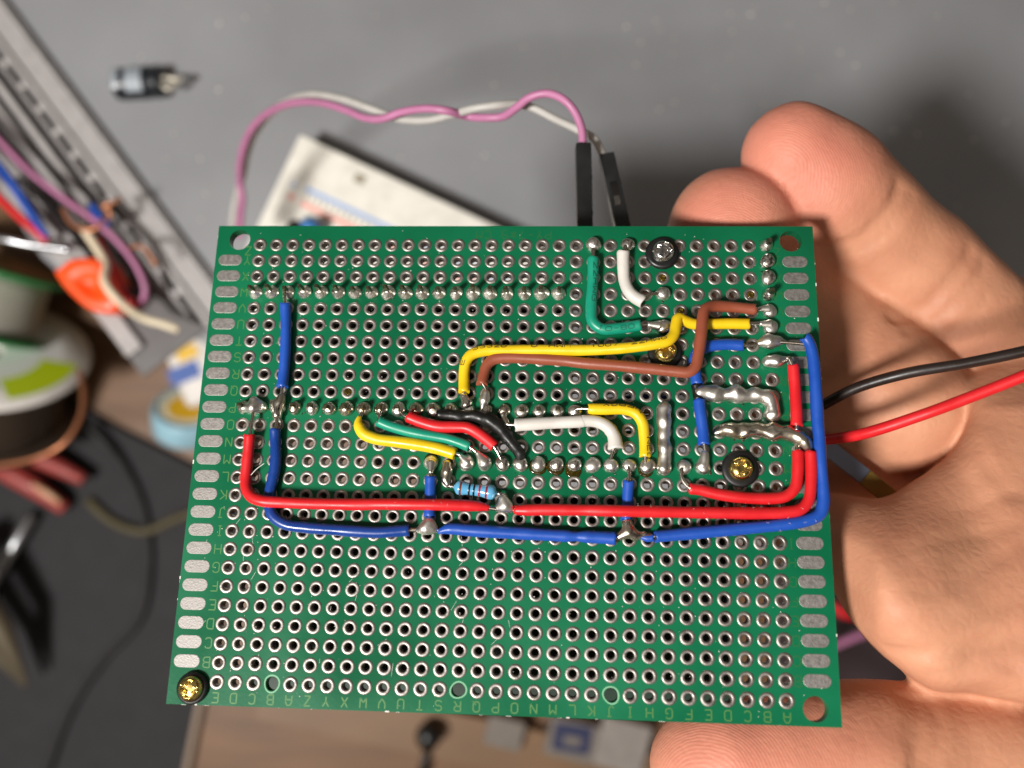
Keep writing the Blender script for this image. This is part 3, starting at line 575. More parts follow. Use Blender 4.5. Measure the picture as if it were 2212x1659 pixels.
for _ in range(70):
    s_ = rng.uniform(.06, .22); e_ = rng.integers(0, 3)
    c_ = (X0 + rng.uniform(0, .06), rng.uniform(Y0, Y1), -rng.uniform(0, .5)) if e_ == 0 else (rng.uniform(X0, X1), Y0 + rng.uniform(0, .06), -rng.uniform(0, .6)) if e_ == 1 else (X1 - rng.uniform(0, .05), rng.uniform(Y0, Y1), -rng.uniform(0, .5))
    L_ = s_ * rng.uniform(1, 4); ch.append(boxf(c_, s_ if e_ != 1 else L_, L_ if e_ != 1 else s_, s_ * .9))
tag(obj('edge_chipping', join(ch), M['lint'], board, smooth=False), kind='stuff')
# lint and solder specks
dv = []
for _ in range(34):
    k = random.choice([(6, rng.uniform(330, 700), rng.uniform(910, 980), 2.9), (6, rng.uniform(200, 1500), rng.uniform(905, 1000), 2.75), (5, rng.uniform(300, 1100), rng.uniform(1150, 1230), 3.1), (6, rng.uniform(1500, 1900), rng.uniform(880, 1100), 2.6)])
    p = zb(*k); a = rng.uniform(0, 6); l_ = rng.uniform(.1, .5); b_ = p + np.array([math.cos(a) * l_, math.sin(a) * l_, rng.uniform(-.05, .05)])
    mid = (p + b_) / 2 + np.array([0, 0, .1]); dv.append(tube(crom([p, mid, b_], .3), .014, 4))
for _ in range(420):
    p = (rng.uniform(-6, 82), rng.uniform(-66, 2.5), .0); s_ = rng.uniform(.03, .10); dv.append(boxf((p[0], p[1], s_ * .3), s_ * rng.uniform(.5, 2), s_, s_ * .6, X=(math.cos(s_ * 300), math.sin(s_ * 300), 0), Y=(-math.sin(s_ * 300), math.cos(s_ * 300), 0)))
dv.append(tube(crom(zp([(4, 950, 915, 1.4), (4, 1010, 850, 2.0), (4, 1082, 798, 2.4)]), .3), .05, 5))
for _ in range(26):                      # fine scratches in the solder mask
    p = np.array([rng.uniform(-5, 40), rng.uniform(-65, -40), .012]); a = rng.uniform(-.6, .6) + 1.2; l_ = rng.uniform(.4, 1.8); q = p + np.array([math.cos(a) * l_, math.sin(a) * l_, 0]); dv.append(ribbon([p, q], .03, (0, 0, 1)))
tag(obj('dust', join(dv), M['lint'], board), kind='stuff')

# ================================================================== the hand
def hp(u, v, d, rpx): return (*at(u, v, d), rpx * d / F)
def seg(G, chain, k):
    D = None
    for a, b in zip(chain[:-1], chain[1:]):
        d = cone(G, a[:3], b[:3], a[3], b[3]); D = d if D is None else smin(D, d, k)
    return D
G = grid((12, -104, 165), (122, 50, 258), .6)
G = [g.astype(np.float32) for g in G]
fa = seg(G, [hp(1716, 338, 139, 113), hp(1790, 410, 141, 122), hp(1885, 497, 144, 112), hp(1975, 590, 147, 124), hp(2065, 675, 147, 118), hp(2190, 810, 147, 138)], 5)
fb = seg(G, [hp(1574, 492, 138.5, 116), hp(1590, 510, 141, 120), hp(1690, 620, 150, 122), hp(1780, 735, 150, 134), hp(1870, 825, 146, 146), hp(1955, 885, 143, 140)], 6)
fc = seg(G, [hp(1690, 900, 153, 110), hp(1800, 985, 150, 112), hp(1905, 1085, 146, 106)], 6)
DD = CAMZ - G[2]; U_ = G[0] * F / DD + CX; V_ = CY - G[1] * F / DD
PP = [(2072, 850), (2092, 885), (2084, 930), (2040, 992), (1952, 1054), (1890, 1078), (1800, 1066), (1735, 1090), (1735, 1180), (1780, 1245), (1806, 1284), (1828, 1325), (1877, 1387), (1944, 1443), (2013, 1488), (2090, 1497), (2420, 1500), (2420, 640), (2200, 690), (2120, 770)]
PP = [tuple(p[:2]) for p in crom([(*p, 0) for p in PP + PP[:1]], 60)][:-1]
d2 = None; inside = np.zeros(DD.shape, bool)
for (ax_, ay_), (bx_, by_) in zip(PP, PP[1:] + PP[:1]):
    ex, ey = bx_ - ax_, by_ - ay_; t = np.clip(((U_ - ax_) * ex + (V_ - ay_) * ey) / (ex * ex + ey * ey), 0, 1)
    q = (U_ - ax_ - t * ex) ** 2 + (V_ - ay_ - t * ey) ** 2; d2 = q if d2 is None else np.minimum(d2, q)
    if by_ != ay_: inside ^= ((V_ > min(ay_, by_)) & (V_ <= max(ay_, by_)) & (U_ < ax_ + (V_ - ay_) * ex / ey))
d2 = np.sqrt(d2) * 118 / F; d2[inside] *= -1
def gs(u, v, su, sv): return np.exp(-((U_ - u) / su) ** 2 - ((V_ - v) / sv) ** 2)
front = 126 - .030 * np.clip(V_ - 880, -250, 700) 
front = front - 3.2 * gs(1985, 1260, 150, 150) - 2.0 * gs(2230, 1190, 110, 170) - 1.6 * gs(2110, 960, 60, 70) + 1.6 * gs(2100, 1120, 70, 120) + 1.3 * gs(2130, 1400, 130, 40)
front = front + 3.4 * np.clip((1900 - U_) / 100, 0, 1.4)
front = front + 9 * np.clip((880 - V_) / 150, 0, 1.2)
dz = np.abs(DD - front - 15) - 15; rr_ = 8.5
qx, qy = d2 + rr_, dz + rr_
palm = (np.sqrt(np.maximum(qx, 0) ** 2 + np.maximum(qy, 0) ** 2) + np.minimum(np.maximum(qx, qy), 0) - rr_).astype(np.float32)
del d2, qx, qy, dz, inside
thumb = seg(G, [hp(1512, 1656, 121, 100), hp(1565, 1644, 121, 122), hp(1700, 1632, 121, 130), hp(1850, 1628, 121, 134), hp(1925, 1622, 121, 118), hp(2020, 1640, 121, 118), hp(2130, 1650, 122, 146), hp(2300, 1640, 128, 180)], 5)
back = seg(G, [hp(2170, 690, 168, 95), hp(2300, 760, 168, 130)], 6)
D = smin(smin(fb, fc, 1.2), seg(G, [hp(1690, 1060, 152, 118), hp(1800, 1125, 148, 116), hp(1930, 1190, 144, 95)], 5), 3.0)
D = smin(D, palm, 1.4)
D = smin(D, fa, 1.4)
D = smin(D, thumb, 2.0)
D = smin(D, back, 2.0)
D = D + .13 * np.sin(G[0] * .42 + G[1] * .23) * np.sin(G[1] * .37 - G[0] * .11 + 1.3) + .05 * np.sin(G[0] * .95 + 2 * np.sin(G[1] * .3)) * np.sin(G[1] * .8 + G[2] * .5)
def crease(pts, depth, w):
    global D
    C = crom([at(*p) for p in pts], 1.0)
    for a, b in zip(C[:-1], C[1:]): pass
    lo = C.min(0) - 4 * w; hi = C.max(0) + 4 * w
    i0 = [max(0, int((lo[i] - G[i].flat[0]) / .6)) for i in range(3)]; i1 = [min(D.shape[i], int((hi[i] - G[i].flat[0]) / .6) + 2) for i in range(3)]
    sl = tuple(slice(a, b) for a, b in zip(i0, i1)); g = [q[sl] for q in G]; m = None
    for a, b in zip(C[:-1], C[1:]):
        d = cone(g, a, b, 0, 0); m = d if m is None else np.minimum(m, d)
    D[sl] += depth * np.exp(-(m / w) ** 2)
def pc(pts, depth, w):                # a palm line: find the front of the skin first
    P = []
    for u, v in pts:
        for d in np.arange(100, 150, .3):
            q = at(u, v, d); k = [int(round((q[i] - G[i].flat[0]) / .6)) for i in range(3)]
            if all(0 <= k[i] < D.shape[i] for i in range(3)) and D[tuple(k)] < 0: P.append((u, v, d)); break
    if len(P) > 1: crease(P, depth * .62, w * 1.1)
pc([(1805, 530), (1850, 522), (1890, 490), (1925, 450), (1942, 408)], 1.5, 1.1)      # finger joints
pc([(1822, 548), (1870, 535), (1912, 500), (1950, 455), (1966, 425)], .7, .8)
pc([(1930, 690), (1990, 668), (2045, 620), (2082, 570), (2098, 545)], 1.3, 1.1)
pc([(1960, 715), (2020, 690), (2072, 640), (2112, 590), (2124, 565)], .8, .8)
pc([(2000, 740), (2060, 710), (2130, 650)], .5, .8)
pc([(1862, 690), (1890, 640)], .4, .8)
pc([(1978, 1510), (1992, 1560), (1988, 1610), (1978, 1655)], 1.5, 1.1)
pc([(2008, 1520), (2026, 1570), (2022, 1620), (2008, 1655)], 1.0, .9)
pc([(1950, 1505), (1962, 1550), (1960, 1600)], .5, .8)
pc([(1925, 1400), (1990, 1412), (2060, 1408), (2120, 1392), (2200, 1370)], .9, .9)
pc([(2020, 1458), (2090, 1442), (2150, 1440), (2205, 1446)], .7, .9)
pc([(2000, 1360), (2060, 1350), (2140, 1320), (2208, 1290)], .45, .8)
pc([(1960, 1350), (2010, 1330), (2080, 1330)], .3, .8)
pc([(2060, 1270), (2120, 1230), (2208, 1180)], .35, .8)
pc([(1950, 1190), (2020, 1170), (2120, 1160), (2205, 1130)], .3, .8)
pc([(2080, 1110), (2140, 1080), (2205, 1060)], .45, .8)
pc([(2090, 1420), (2130, 1380), (2190, 1330)], .3, .7)
pc([(2110, 960), (2140, 1020), (2190, 1070)], .4, .8)
pc([(1905, 1300), (1950, 1280), (2010, 1280)], .2, .8)
V, Q = nets(D, (G[0].flat[0], G[1].flat[0], G[2].flat[0]), .6)
# relax the surface a little
def relax(V, Q, it=3, lam=.5):
    E = np.vstack([Q[:, [0, 1]], Q[:, [1, 2]], Q[:, [2, 3]], Q[:, [3, 0]]]); E = np.vstack([E, E[:, ::-1]])
    deg = np.bincount(E[:, 0], minlength=len(V))[:, None]
    for _ in range(it):
        s_ = np.zeros_like(V); np.add.at(s_, E[:, 0], V[E[:, 1]]); V = V + lam * (s_ / np.maximum(deg, 1) - V)
    return V
V = relax(V, Q, 2)
sk = bpy.data.materials.new('skin'); sk.use_nodes = True; nt = sk.node_tree; b = nt.nodes['Principled BSDF']
N_ = nt.nodes.new; Lk = nt.links.new
tc = N_('ShaderNodeTexCoord'); gm = N_('ShaderNodeNewGeometry')
n1 = N_('ShaderNodeTexNoise'); n1.inputs['Scale'].default_value = 90; n1.inputs['Detail'].default_value = 5; Lk(tc.outputs['Object'], n1.inputs['Vector'])
r1 = N_('ShaderNodeValToRGB'); r1.color_ramp.elements[0].position = .3; r1.color_ramp.elements[1].position = .72
r1.color_ramp.elements[0].color = lin((184, 126, 98)) + (1,); r1.color_ramp.elements[1].color = lin((207, 150, 118)) + (1,)
Lk(n1.outputs['Fac'], r1.inputs['Fac'])
def tipmask(p, r0, r1_):
    v = N_('ShaderNodeVectorMath'); v.operation = 'DISTANCE'; Lk(tc.outputs['Object'], v.inputs[0]); v.inputs[1].default_value = tuple(np.asarray(p) * MM)
    m = N_('ShaderNodeMapRange'); m.inputs['From Min'].default_value = r0 * MM; m.inputs['From Max'].default_value = r1_ * MM; m.inputs['To Min'].default_value = 1; m.inputs['To Max'].default_value = 0
    Lk(v.outputs['Value'], m.inputs['Value']); return m.outputs['Result']
def mx(op, a, b_):
    m = N_('ShaderNodeMath'); m.operation = op
    for i, q in enumerate((a, b_)):
        if isinstance(q, (int, float)): m.inputs[i].default_value = q
        else: Lk(q, m.inputs[i])
    return m.outputs[0]
T1, T2, T3 = at(1700, 330, 132), at(1570, 480, 128), at(1560, 1640, 108)
m1, m2, m3 = tipmask(T1, 7, 19), tipmask(T2, 6, 15), tipmask(T3, 8, 26)
mk = mx('MAXIMUM', mx('MAXIMUM', m1, m2), m3)
mixc = N_('ShaderNodeMix'); mixc.data_type = 'RGBA'; Lk(mx('MULTIPLY', mk, .5), mixc.inputs['Factor']); Lk(r1.outputs['Color'], mixc.inputs[6]); mixc.inputs[7].default_value = lin((214, 124, 112)) + (1,)
Lk(mixc.outputs[2], b.inputs['Base Color'])
b.inputs['Subsurface Weight'].default_value = .22; b.inputs['Subsurface Radius'].default_value = (1, .35, .2); b.inputs['Subsurface Scale'].default_value = .0022
b.inputs['Roughness'].default_value = .55; b.inputs['Specular IOR Level'].default_value = .3
# friction ridges: rings round each finger pad, and fine skin grain
H_ = None
for p, m in ((at(1655, 400, 128), m1), (at(1560, 600, 126), m2), (at(1480, 1760, 106), m3)):
    mp = N_('ShaderNodeMapping'); mp.inputs['Location'].default_value = tuple(-np.asarray(p) * MM); Lk(tc.outputs['Object'], mp.inputs['Vector'])
    w = N_('ShaderNodeTexWave'); w.wave_type = 'RINGS'; w.rings_direction = 'SPHERICAL'; w.inputs['Scale'].default_value = 760; w.inputs['Distortion'].default_value = 9.0; w.inputs['Detail'].default_value = 2.0; w.inputs['Detail Scale'].default_value = .25
    Lk(mp.outputs['Vector'], w.inputs['Vector']); q = mx('MULTIPLY', w.outputs['Fac'], m); H_ = q if H_ is None else mx('ADD', H_, q)
n3 = N_('ShaderNodeTexNoise'); n3.inputs['Scale'].default_value = 1300; n3.inputs['Detail'].default_value = 3; Lk(tc.outputs['Object'], n3.inputs['Vector'])
vo = N_('ShaderNodeTexVoronoi'); vo.feature = 'DISTANCE_TO_EDGE'; vo.inputs['Scale'].default_value = 620; Lk(tc.outputs['Object'], vo.inputs['Vector'])
hh = mx('ADD', mx('MULTIPLY', H_, .20), mx('ADD', mx('MULTIPLY', n3.outputs['Fac'], .5), mx('MULTIPLY', vo.outputs['Distance'], .9)))
n4 = N_('ShaderNodeTexNoise'); n4.inputs['Scale'].default_value = 260; n4.inputs['Detail'].default_value = 3; Lk(tc.outputs['Object'], n4.inputs['Vector'])
hh = mx('ADD', hh, mx('MULTIPLY', n4.outputs['Fac'], .28))
bu = N_('ShaderNodeBump'); bu.inputs['Strength'].default_value = .45; bu.inputs['Distance'].default_value = .0002; Lk(hh, bu.inputs['Height']); Lk(bu.outputs['Normal'], b.inputs['Normal'])
hand = link('hand', mesh('hand', V, Q, sk))
tag(hand, 'bare hand pinching the green board between thumb below and fingertips above', 'hand')

# ================================================================== things round the board
M['purple'] = plastic('purple_insulation', (176, 112, 148), .5)
M['grey'] = plastic('grey_insulation', (176, 173, 168), .5)
def jumper(name, label, m, seq, ex, clip=None):
    seq = [(u, v, d if d < 160 else 160 + (d - 160) * 1.55) for u, v, d in seq]
    t = thing(name, label, 'jumper wire', at(*seq[0]), group='jumper wires plugged in behind the board')
    obj('cable', tube(crom([at(*p) for p in seq], .6), [.70, .72, .78, .9, .95], 12), M[m], t)
    a, b_ = at(*ex[0]), at(*ex[1]); y = b_ - a; L = np.linalg.norm(y); y /= L; z = np.array([0, 0, 1.0]); z -= (z @ y) * y; z /= np.linalg.norm(z); x = np.cross(y, z)
    h = obj('connector', boxf((a + b_) / 2, 2.5, L, 2.5, X=x, Y=y, Z=z, bev=.25), M['blackplastic'], t, smooth=False)
    for q in ((.30,), (.62,)):
        c = a + y * L * q[0] - x * 1.27
        obj('notch', boxf(c, .16, .5, 1.6, X=x, Y=y, Z=z), M['black'], h, smooth=False)
    if clip:
        c = a + y * L * .40 + z * 1.27; obj('window', boxf(c, 1.3, 4.2, .05, X=x, Y=y, Z=z), M['black'], h, smooth=False)
        c = a + y * L * .47 + z * 1.30; obj('metal_clip', boxf(c, .95, 1.6, .14, X=x, Y=y, Z=z, bev=.1), M['steel'], h, smooth=False)
    return t
def z5g(x, y): return (438.9 + .4464 * x, 109.7 + .4464 * y)
pw = [(1838, 470, 140), (1832, 380, 140), (1795, 290, 140), (1740, 233, 140), (1660, 206, 141), (1580, 226, 142), (1520, 272, 144), (1450, 318, 147), (1380, 324, 148), (1280, 318, 150), (1180, 290, 147), (1080, 280, 148), (960, 297, 151), (870, 328, 153), (790, 326, 156), (700, 290, 160), (600, 258, 163), (500, 247, 168), (410, 258, 173), (330, 292, 178), (262, 345, 183), (215, 415, 188), (187, 500, 192), (176, 580, 196), (180, 650, 199), (190, 710, 200), (182, 790, 202), (175, 900, 204)]
ww = [(1938, 515, 143), (1895, 430, 143), (1820, 385, 144), (1700, 328, 146), (1600, 278, 147), (1520, 258, 147), (1420, 264, 146), (1300, 282, 147), (1200, 310, 150), (1100, 334, 152), (1000, 336, 154), (930, 325, 155), (860, 298, 156), (780, 268, 158), (700, 240, 161), (600, 217, 164), (520, 211, 168), (430, 234, 174), (350, 280, 180), (290, 342, 185), (240, 422, 190), (212, 500, 194), (196, 590, 198), (170, 680, 201), (152, 760, 203), (145, 830, 204), (140, 900, 205)]
jumper('jumper_wire', 'purple jumper wire with black connector, twisted round the pale grey one', 'purple', [(*z5g(x, y), d) for x, y, d in pw], [(*z5g(1838, 458), 140), (*z5g(1848, 1000), 137)])
jumper('jumper_wire', 'pale grey jumper wire whose black connector has an open window showing metal', 'grey', [(*z5g(x, y), d) for x, y, d in ww], [(*z5g(1950, 508), 143), (*z5g(2060, 1000), 140)], clip=True)
M['leadblack'] = plastic('lead_black', (36, 27, 24), .38)
def lead(label, m, seq, r):
    t = thing('power_lead', label, 'wire', at(*seq[0]), group='power leads running behind the board'); obj('cable', tube(crom([at(*p) for p in seq], .6), r, 14), M[m], t); return t
lead('thin black wire crossing the palm and going behind the blue wire', 'leadblack', [(1700, 905, 133), (1770, 878, 130), (1850, 838, 126), (1960, 806, 122), (2090, 784, 119), (2240, 752, 116), (2420, 700, 112)], .80)
lead('thin red wire crossing the palm and going behind the blue wire', 'red', [(1680, 960, 134), (1770, 951, 130), (1860, 938, 124), (1990, 897, 119), (2090, 860, 117), (2240, 800, 114), (2420, 720, 110)], .82)
M['stripgrey'] = mat('strip_grey', (120, 130, 150), .35, .6); M['stripgold'] = mat('strip_gold', (140, 116, 52), .45, .4, noise=.15, nscale=300)
st = thing('metal_strip', 'narrow blurred grey and gold strip poking out behind the board across the fingers', 'metal strip', at(1800, 990, 137))
def slab(p, q, w, th):
    p, q = np.asarray(p), np.asarray(q); y = q - p; L = np.linalg.norm(y); y /= L; z = np.array([0, 0, 1.0]); z -= (z @ y) * y; z /= np.linalg.norm(z); x = np.cross(y, z)
    return boxf((p + q) / 2, w, L, th, X=x, Y=y, Z=z, bev=.2)
obj('grey_end', slab(at(1735, 925, 137.5), at(1868, 1030, 136), 2.7, .8), M['stripgrey'], st, smooth=False)
obj('gold_end', slab(at(1868, 1030, 136), at(1945, 1092, 135), 2.7, .8), M['stripgold'], st, smooth=False)

# ------------------------------------------------------------------ the desk below
M['desk'] = mat('grey_desk', (136, 137, 140), .46, noise=.08, nscale=22, detail=7, rvar=.1, bump=.12, bscale=900, spec=.4)
M['wood'] = None
w_ = bpy.data.materials.new('wood'); w_.use_nodes = True; nt = w_.node_tree; b = nt.nodes['Principled BSDF']
tc = nt.nodes.new('ShaderNodeTexCoord'); mp = nt.nodes.new('ShaderNodeMapping'); mp.inputs['Rotation'].default_value = (0, 0, math.radians(24)); mp.inputs['Scale'].default_value = (3, 26, 3)
nt.links.new(tc.outputs['Object'], mp.inputs['Vector'])
nz = nt.nodes.new('ShaderNodeTexNoise'); nz.inputs['Scale'].default_value = 8; nz.inputs['Detail'].default_value = 6; nt.links.new(mp.outputs['Vector'], nz.inputs['Vector'])
rr = nt.nodes.new('ShaderNodeValToRGB'); rr.color_ramp.elements[0].position = .3; rr.color_ramp.elements[1].position = .7
rr.color_ramp.elements[0].color = lin((98, 69, 44)) + (1,); rr.color_ramp.elements[1].color = lin((122, 87, 56)) + (1,)
nt.links.new(nz.outputs['Fac'], rr.inputs['Fac']); nt.links.new(rr.outputs['Color'], b.inputs['Base Color']); b.inputs['Roughness'].default_value = .5
M['wood'] = w_
def groundq(name, poly, z0, z1, m): return tag(obj(name, prism(poly, z0, z1), M[m], smooth=False), kind='structure')
groundq('wooden_floor', [(-900, -900), (900, -900), (900, 900), (-900, 900)], -12, 0, 'wood')
GZ = 90.0                                        # the grey desk stands higher than the wood: its top is 260 mm from the lens
def dk(u, v, d=CAMZ - GZ): return at(u, v, d)[:2]
groundq('grey_desk', [dk(-2600, -2600), dk(4200, -2600), dk(4200, 1150), dk(1750, 1190), dk(1000, 1090), dk(480, 760), dk(330, 688), dk(225, 676), dk(90, 555), dk(-20, 380), dk(-2600, -900)][::-1], GZ - 18, GZ, 'desk')
M['mat'] = mat('dark_mat', (47, 46, 48), .7, noise=.08, nscale=120, bump=.15, bscale=900, spec=.2)
mt = thing('desk_mat', 'dark grey mat lying on the wooden surface below the spools', 'mat', (*dk(200, 1300, 350), 0))
obj('mat_sheet', prism([dk(-900, 760, 346), dk(60, 812, 346), (dk(250, 925, 346)), dk(440, 1020, 346), dk(560, 1110, 346), dk(425, 1530, 346), dk(370, 1800, 346), dk(-900, 1900, 346)], .5, 4), M['mat'], mt, smooth=False)
M['matrim'] = mat('mat_rim', (150, 132, 116), .6)
obj('mat_edge', tube([(*dk(560, 1110, 346), 3), (*dk(428, 1530, 346), 3), (*dk(374, 1800, 346), 3)], 1.6, 8), M['matrim'], mt)

# slotted tray along the desk edge
M['trayl'] = plastic('tray_grey', (162, 158, 157), .45); M['trayd'] = plastic('tray_dark', (88, 84, 84), .5)
tray = thing('slotted_tray', 'pale grey plastic tray with dark slots, loose wires lying on it', 'tray', (*dk(150, 300), GZ))
O = np.array([*dk(5, 0, 256), 0]); e = np.array([*dk(520, 690, 256), 0]) - O; e /= np.linalg.norm(e); pf = np.array([e[1], -e[0], 0])
if pf[0] > 0: pf = -pf
K = .1395
def tb(s0, s1, p0, p1, z0, z1, bev=.4):           # along the tray, across it (photo pixels), height over the desk (mm)
    c = O + e * (s0 + s1) / 2 * K + pf * (p0 + p1) / 2 * K; c[2] = GZ + (z0 + z1) / 2
    return boxf(c, (s1 - s0) * K, (p1 - p0) * K, z1 - z0, X=e, Y=pf if np.cross(e, pf)[2] > 0 else -pf, bev=bev)
obj('tray_base', join([tb(-700, 830, 4, 250, .3, 1.6)]), M['trayd'], tray, smooth=False)
obj('rim', join([tb(-700, 835, 0, 4, .2, 2.6, .2), tb(-700, 835, 5.5, 52, .2, 3.2)]), M['trayl'], tray, smooth=False)
obj('rim', join([tb(-700, 835, 55, 68, .2, 4.4)]), M['trayl'], tray, smooth=False)
obj('ridge', join([tb(-700, 800, 82, 90, 1.5, 4.6)] + [tb(-700 + 62 * i, -700 + 62 * i + 14, 66, 84, 1.5, 4.5) for i in range(24)]), M['trayl'], tray, smooth=False)
obj('ridge', join([tb(-700, 470, 108, 124, 1.5, 5.0)]), M['trayl'], tray, smooth=False)
obj('ridge', join([tb(-700, 640, 140, 156, 1.5, 5.0)]), M['trayl'], tray, smooth=False)
obj('ridge', join([tb(-700, 600, 180, 200, 1.5, 5.0)]), M['trayl'], tray, smooth=False)
obj('ridge', join([tb(-200, 780, 205, 246, 1.5, 4.0)]), M['trayl'], tray, smooth=False)

dd = []
for _ in range(90):
    u_, v_ = rng.uniform(250, 2200), rng.uniform(0, 480); p = at(u_, v_, 259.8); a = rng.uniform(0, 3); l_ = rng.uniform(.15, .5)
    dd.append(boxf(p, l_ * rng.uniform(.8, 3), l_, .2, X=(math.cos(a), math.sin(a), 0), Y=(-math.sin(a), math.cos(a), 0)))
tag(obj('desk_dust', join(dd), M['lint']), kind='stuff', label='pale dust specks scattered on the grey desk', cat='dust')
# capacitor on the desk
cp = thing('capacitor', 'small black electrolytic capacitor with bent legs lying alone on grey desk', 'capacitor', at(300, 180, 256))
A, B = at(252, 183, 255.2), at(350, 177, 255.2); ax = B - A; L = np.linalg.norm(ax)
M['tinleg'] = mat('tinned_leg', (220, 214, 200), .45, .6); M['sleeve'] = plastic('capacitor_sleeve', (26, 30, 36), .35); M['sleevetxt'] = plastic('sleeve_stripe', (150, 158, 166), .4); M['alu'] = mat('aluminium', (190, 192, 196), .3, 1)
obj('sleeve', lathe([(4.2, 0), (4.6, .5), (4.7, 1.2), (4.7, L * .74), (4.3, L * .78), (4.3, L * .82), (4.65, L * .86), (4.6, L - .6), (4.0, L)], 28, c=A, ax=ax), M['sleeve'], cp)
def patch(a0, a1, t0, t1, r=4.73):
    V = []; u = ax / L; y = np.array([0, 0, 1.0]); y -= (y @ u) * u; y /= np.linalg.norm(y); x = np.cross(y, u)
    for t in (t0, t1):
        for a in np.linspace(math.radians(a0), math.radians(a1), 9): V.append(A + u * t * L + r * (math.sin(a) * x + math.cos(a) * y))
    return V, [[i, i + 1, i + 10, i + 9] for i in range(8)]
obj('printed_band', patch(-50, 60, .30, .66), M['sleevetxt'], cp); obj('printed_band', patch(-35, 75, .03, .16), M['sleevetxt'], cp)
for q in ([(352, 168, 253), (372, 170, 252), (394, 171, 253)], [(350, 182, 253), (362, 192, 252), (375, 184, 252.5), (386, 175, 254)]):
    obj('leg', tube(crom([at(*p) for p in q], .4), .75, 8), M['tinleg'], cp)

# breadboard
M['bbw'] = plastic('breadboard_plastic', (226, 222, 212), .5); M['bbblue'] = mat('rail_blue', (150, 178, 222), .5); M['bbred'] = mat('rail_red', (236, 160, 146), .5); M['bbhole'] = mat('hole_dark', (60, 56, 50), .6); M['bbnotch'] = mat('notch_shadow', (150, 142, 124), .6)
c0 = at(648, 290, 249); x = np.array([.905, -.425, 0]); y = np.array([-.425, -.905, 0]); y /= np.linalg.norm(y); x = np.array([-y[1], y[0], 0]); x = x if x[0] > 0 else -x
bb = thing('breadboard', 'cream solderless breadboard with blue and red rail lines, mostly hidden by board', 'breadboard', (c0[0], c0[1], GZ))
KB = 249 / F
def bbx(s, t, w, h, z, th, bev=0): # s along, t across in photo pixels from the corner
    c = np.array([c0[0], c0[1], GZ + z]) + x * (s + w / 2) * KB + y * (t + h / 2) * KB
    return boxf(c, w * KB, h * KB, th, X=x, Y=-y, bev=bev)
obj('body', bbx(0, 0, 640, 400, 5.5, 11, .5), M['bbw'], bb, smooth=False)
obj('blue_line', bbx(60, 96, 520, 10, 11.02, .05), M['bbblue'], bb, smooth=False); obj('red_line', bbx(64, 128, 520, 11, 11.02, .05), M['bbred'], bb, smooth=False)
obj('minus_mark', bbx(30, 100, 9, 9, 11.02, .05), M['bbblue'], bb, smooth=False); obj('plus_mark', bbx(34, 124, 14, 13, 11.02, .05), M['bbred'], bb, smooth=False)
obj('notch', bbx(146, 22, 24, 20, 11.02, .05), M['bbnotch'], bb, smooth=False)
hs = []
for i in range(36):
    for j in (108, 116): hs.append(bbx(66 + i * 14, j + 1, 5, 5, 11.02, .04))
obj('contact_field', join(hs), M['bbnotch'], bb, smooth=False)['kind'] = 'stuff'
M['capblue'] = plastic('component_blue', (60, 120, 180), .35)
for u, v, r, m, l in ((632, 488, 2.3, 'blackplastic', 'tiny black component standing on the breadboard corner beside a blue one'), (664, 487, 2.6, 'capblue', 'tiny blue component standing on the breadboard beside a black one')):
    p = at(u, v, 240); t = thing('component', l, 'component', (p[0], p[1], GZ + 11))
    obj('body', lathe([(r, 2), (r, 7), (r * .85, 8.2), (0, 8.6)], 18, c=(p[0], p[1], GZ + 11)), M[m], t)
    for s_ in (-1, 1): obj('leg', tube([np.array([p[0] + s_, p[1], GZ + 11.2]), np.array([p[0] + s_, p[1], GZ + 13.3])], .3, 6), M['steel'], t)

# loose wires and bits on the tray
M['copper'] = mat('copper', (200, 134, 98), .45, .8); M['cream'] = plastic('cream_insulation', (222, 208, 180), .45); M['tan'] = plastic('tan', (196, 150, 110), .5); M['orange'] = plastic('orange_plastic', (255, 84, 24), .42)
def loose(label, m, seq, r, name='loose_wire', cat='wire'):
    t = thing(name, label, cat, at(*seq[0]), group='loose wires on the slotted tray' if name == 'loose_wire' else None); obj('insulation' if m not in ('copper', 'alu') else 'strand', tube(crom([at(*p) for p in seq], 1.0), r * .8, 12), M[m], t); return t
loose('purple loose wire sweeping over the slotted tray and curling back', 'purple', [(-60, 235, 249), (5, 310, 248), (70, 375, 247), (140, 430, 246), (205, 477, 245), (262, 530, 245), (300, 585, 246), (314, 630, 247), (300, 664, 249)], 1.15)
loose('thick blue loose wire lying on the tray beside a red one', 'blue', [(-60, 300, 249), (0, 362, 248), (50, 432, 248), (102, 515, 249)], 1.7)
loose('thick red loose wire lying on the tray beside a blue one', 'red', [(-60, 370, 249), (0, 428, 248), (50, 475, 248), (103, 520, 249)], 1.6)
loose('cream loose wire with red tip running under the orange part', 'cream', [(176, 488, 246), (205, 530, 246), (228, 572, 245), (226, 610, 241), (262, 655, 242), (312, 688, 246), (352, 700, 247), (386, 712, 248)], 1.5)
loose('dark red loose wire lying in the tray next to orange part', 'red', [(210, 515, 248), (244, 585, 247), (270, 640, 247), (298, 662, 248)], 1.4)
loose('short blue wire stub among copper strands on the tray', 'blue', [(200, 445, 247), (214, 468, 246), (236, 486, 246)], 1.6)
loose('bare copper strand bent over the blue wire stub', 'copper', [(262, 428, 245), (240, 440, 244), (222, 446, 244), (238, 458, 244), (234, 480, 246)], .75)
loose('copper strand looping below the purple wire', 'copper', [(135, 450, 246), (150, 478, 245), (180, 496, 244), (210, 492, 244), (226, 470, 245)], .8)
loose('short copper strand end at the tray rim', 'copper', [(280, 535, 246), (305, 532, 245), (322, 548, 245), (336, 572, 245)], .75)
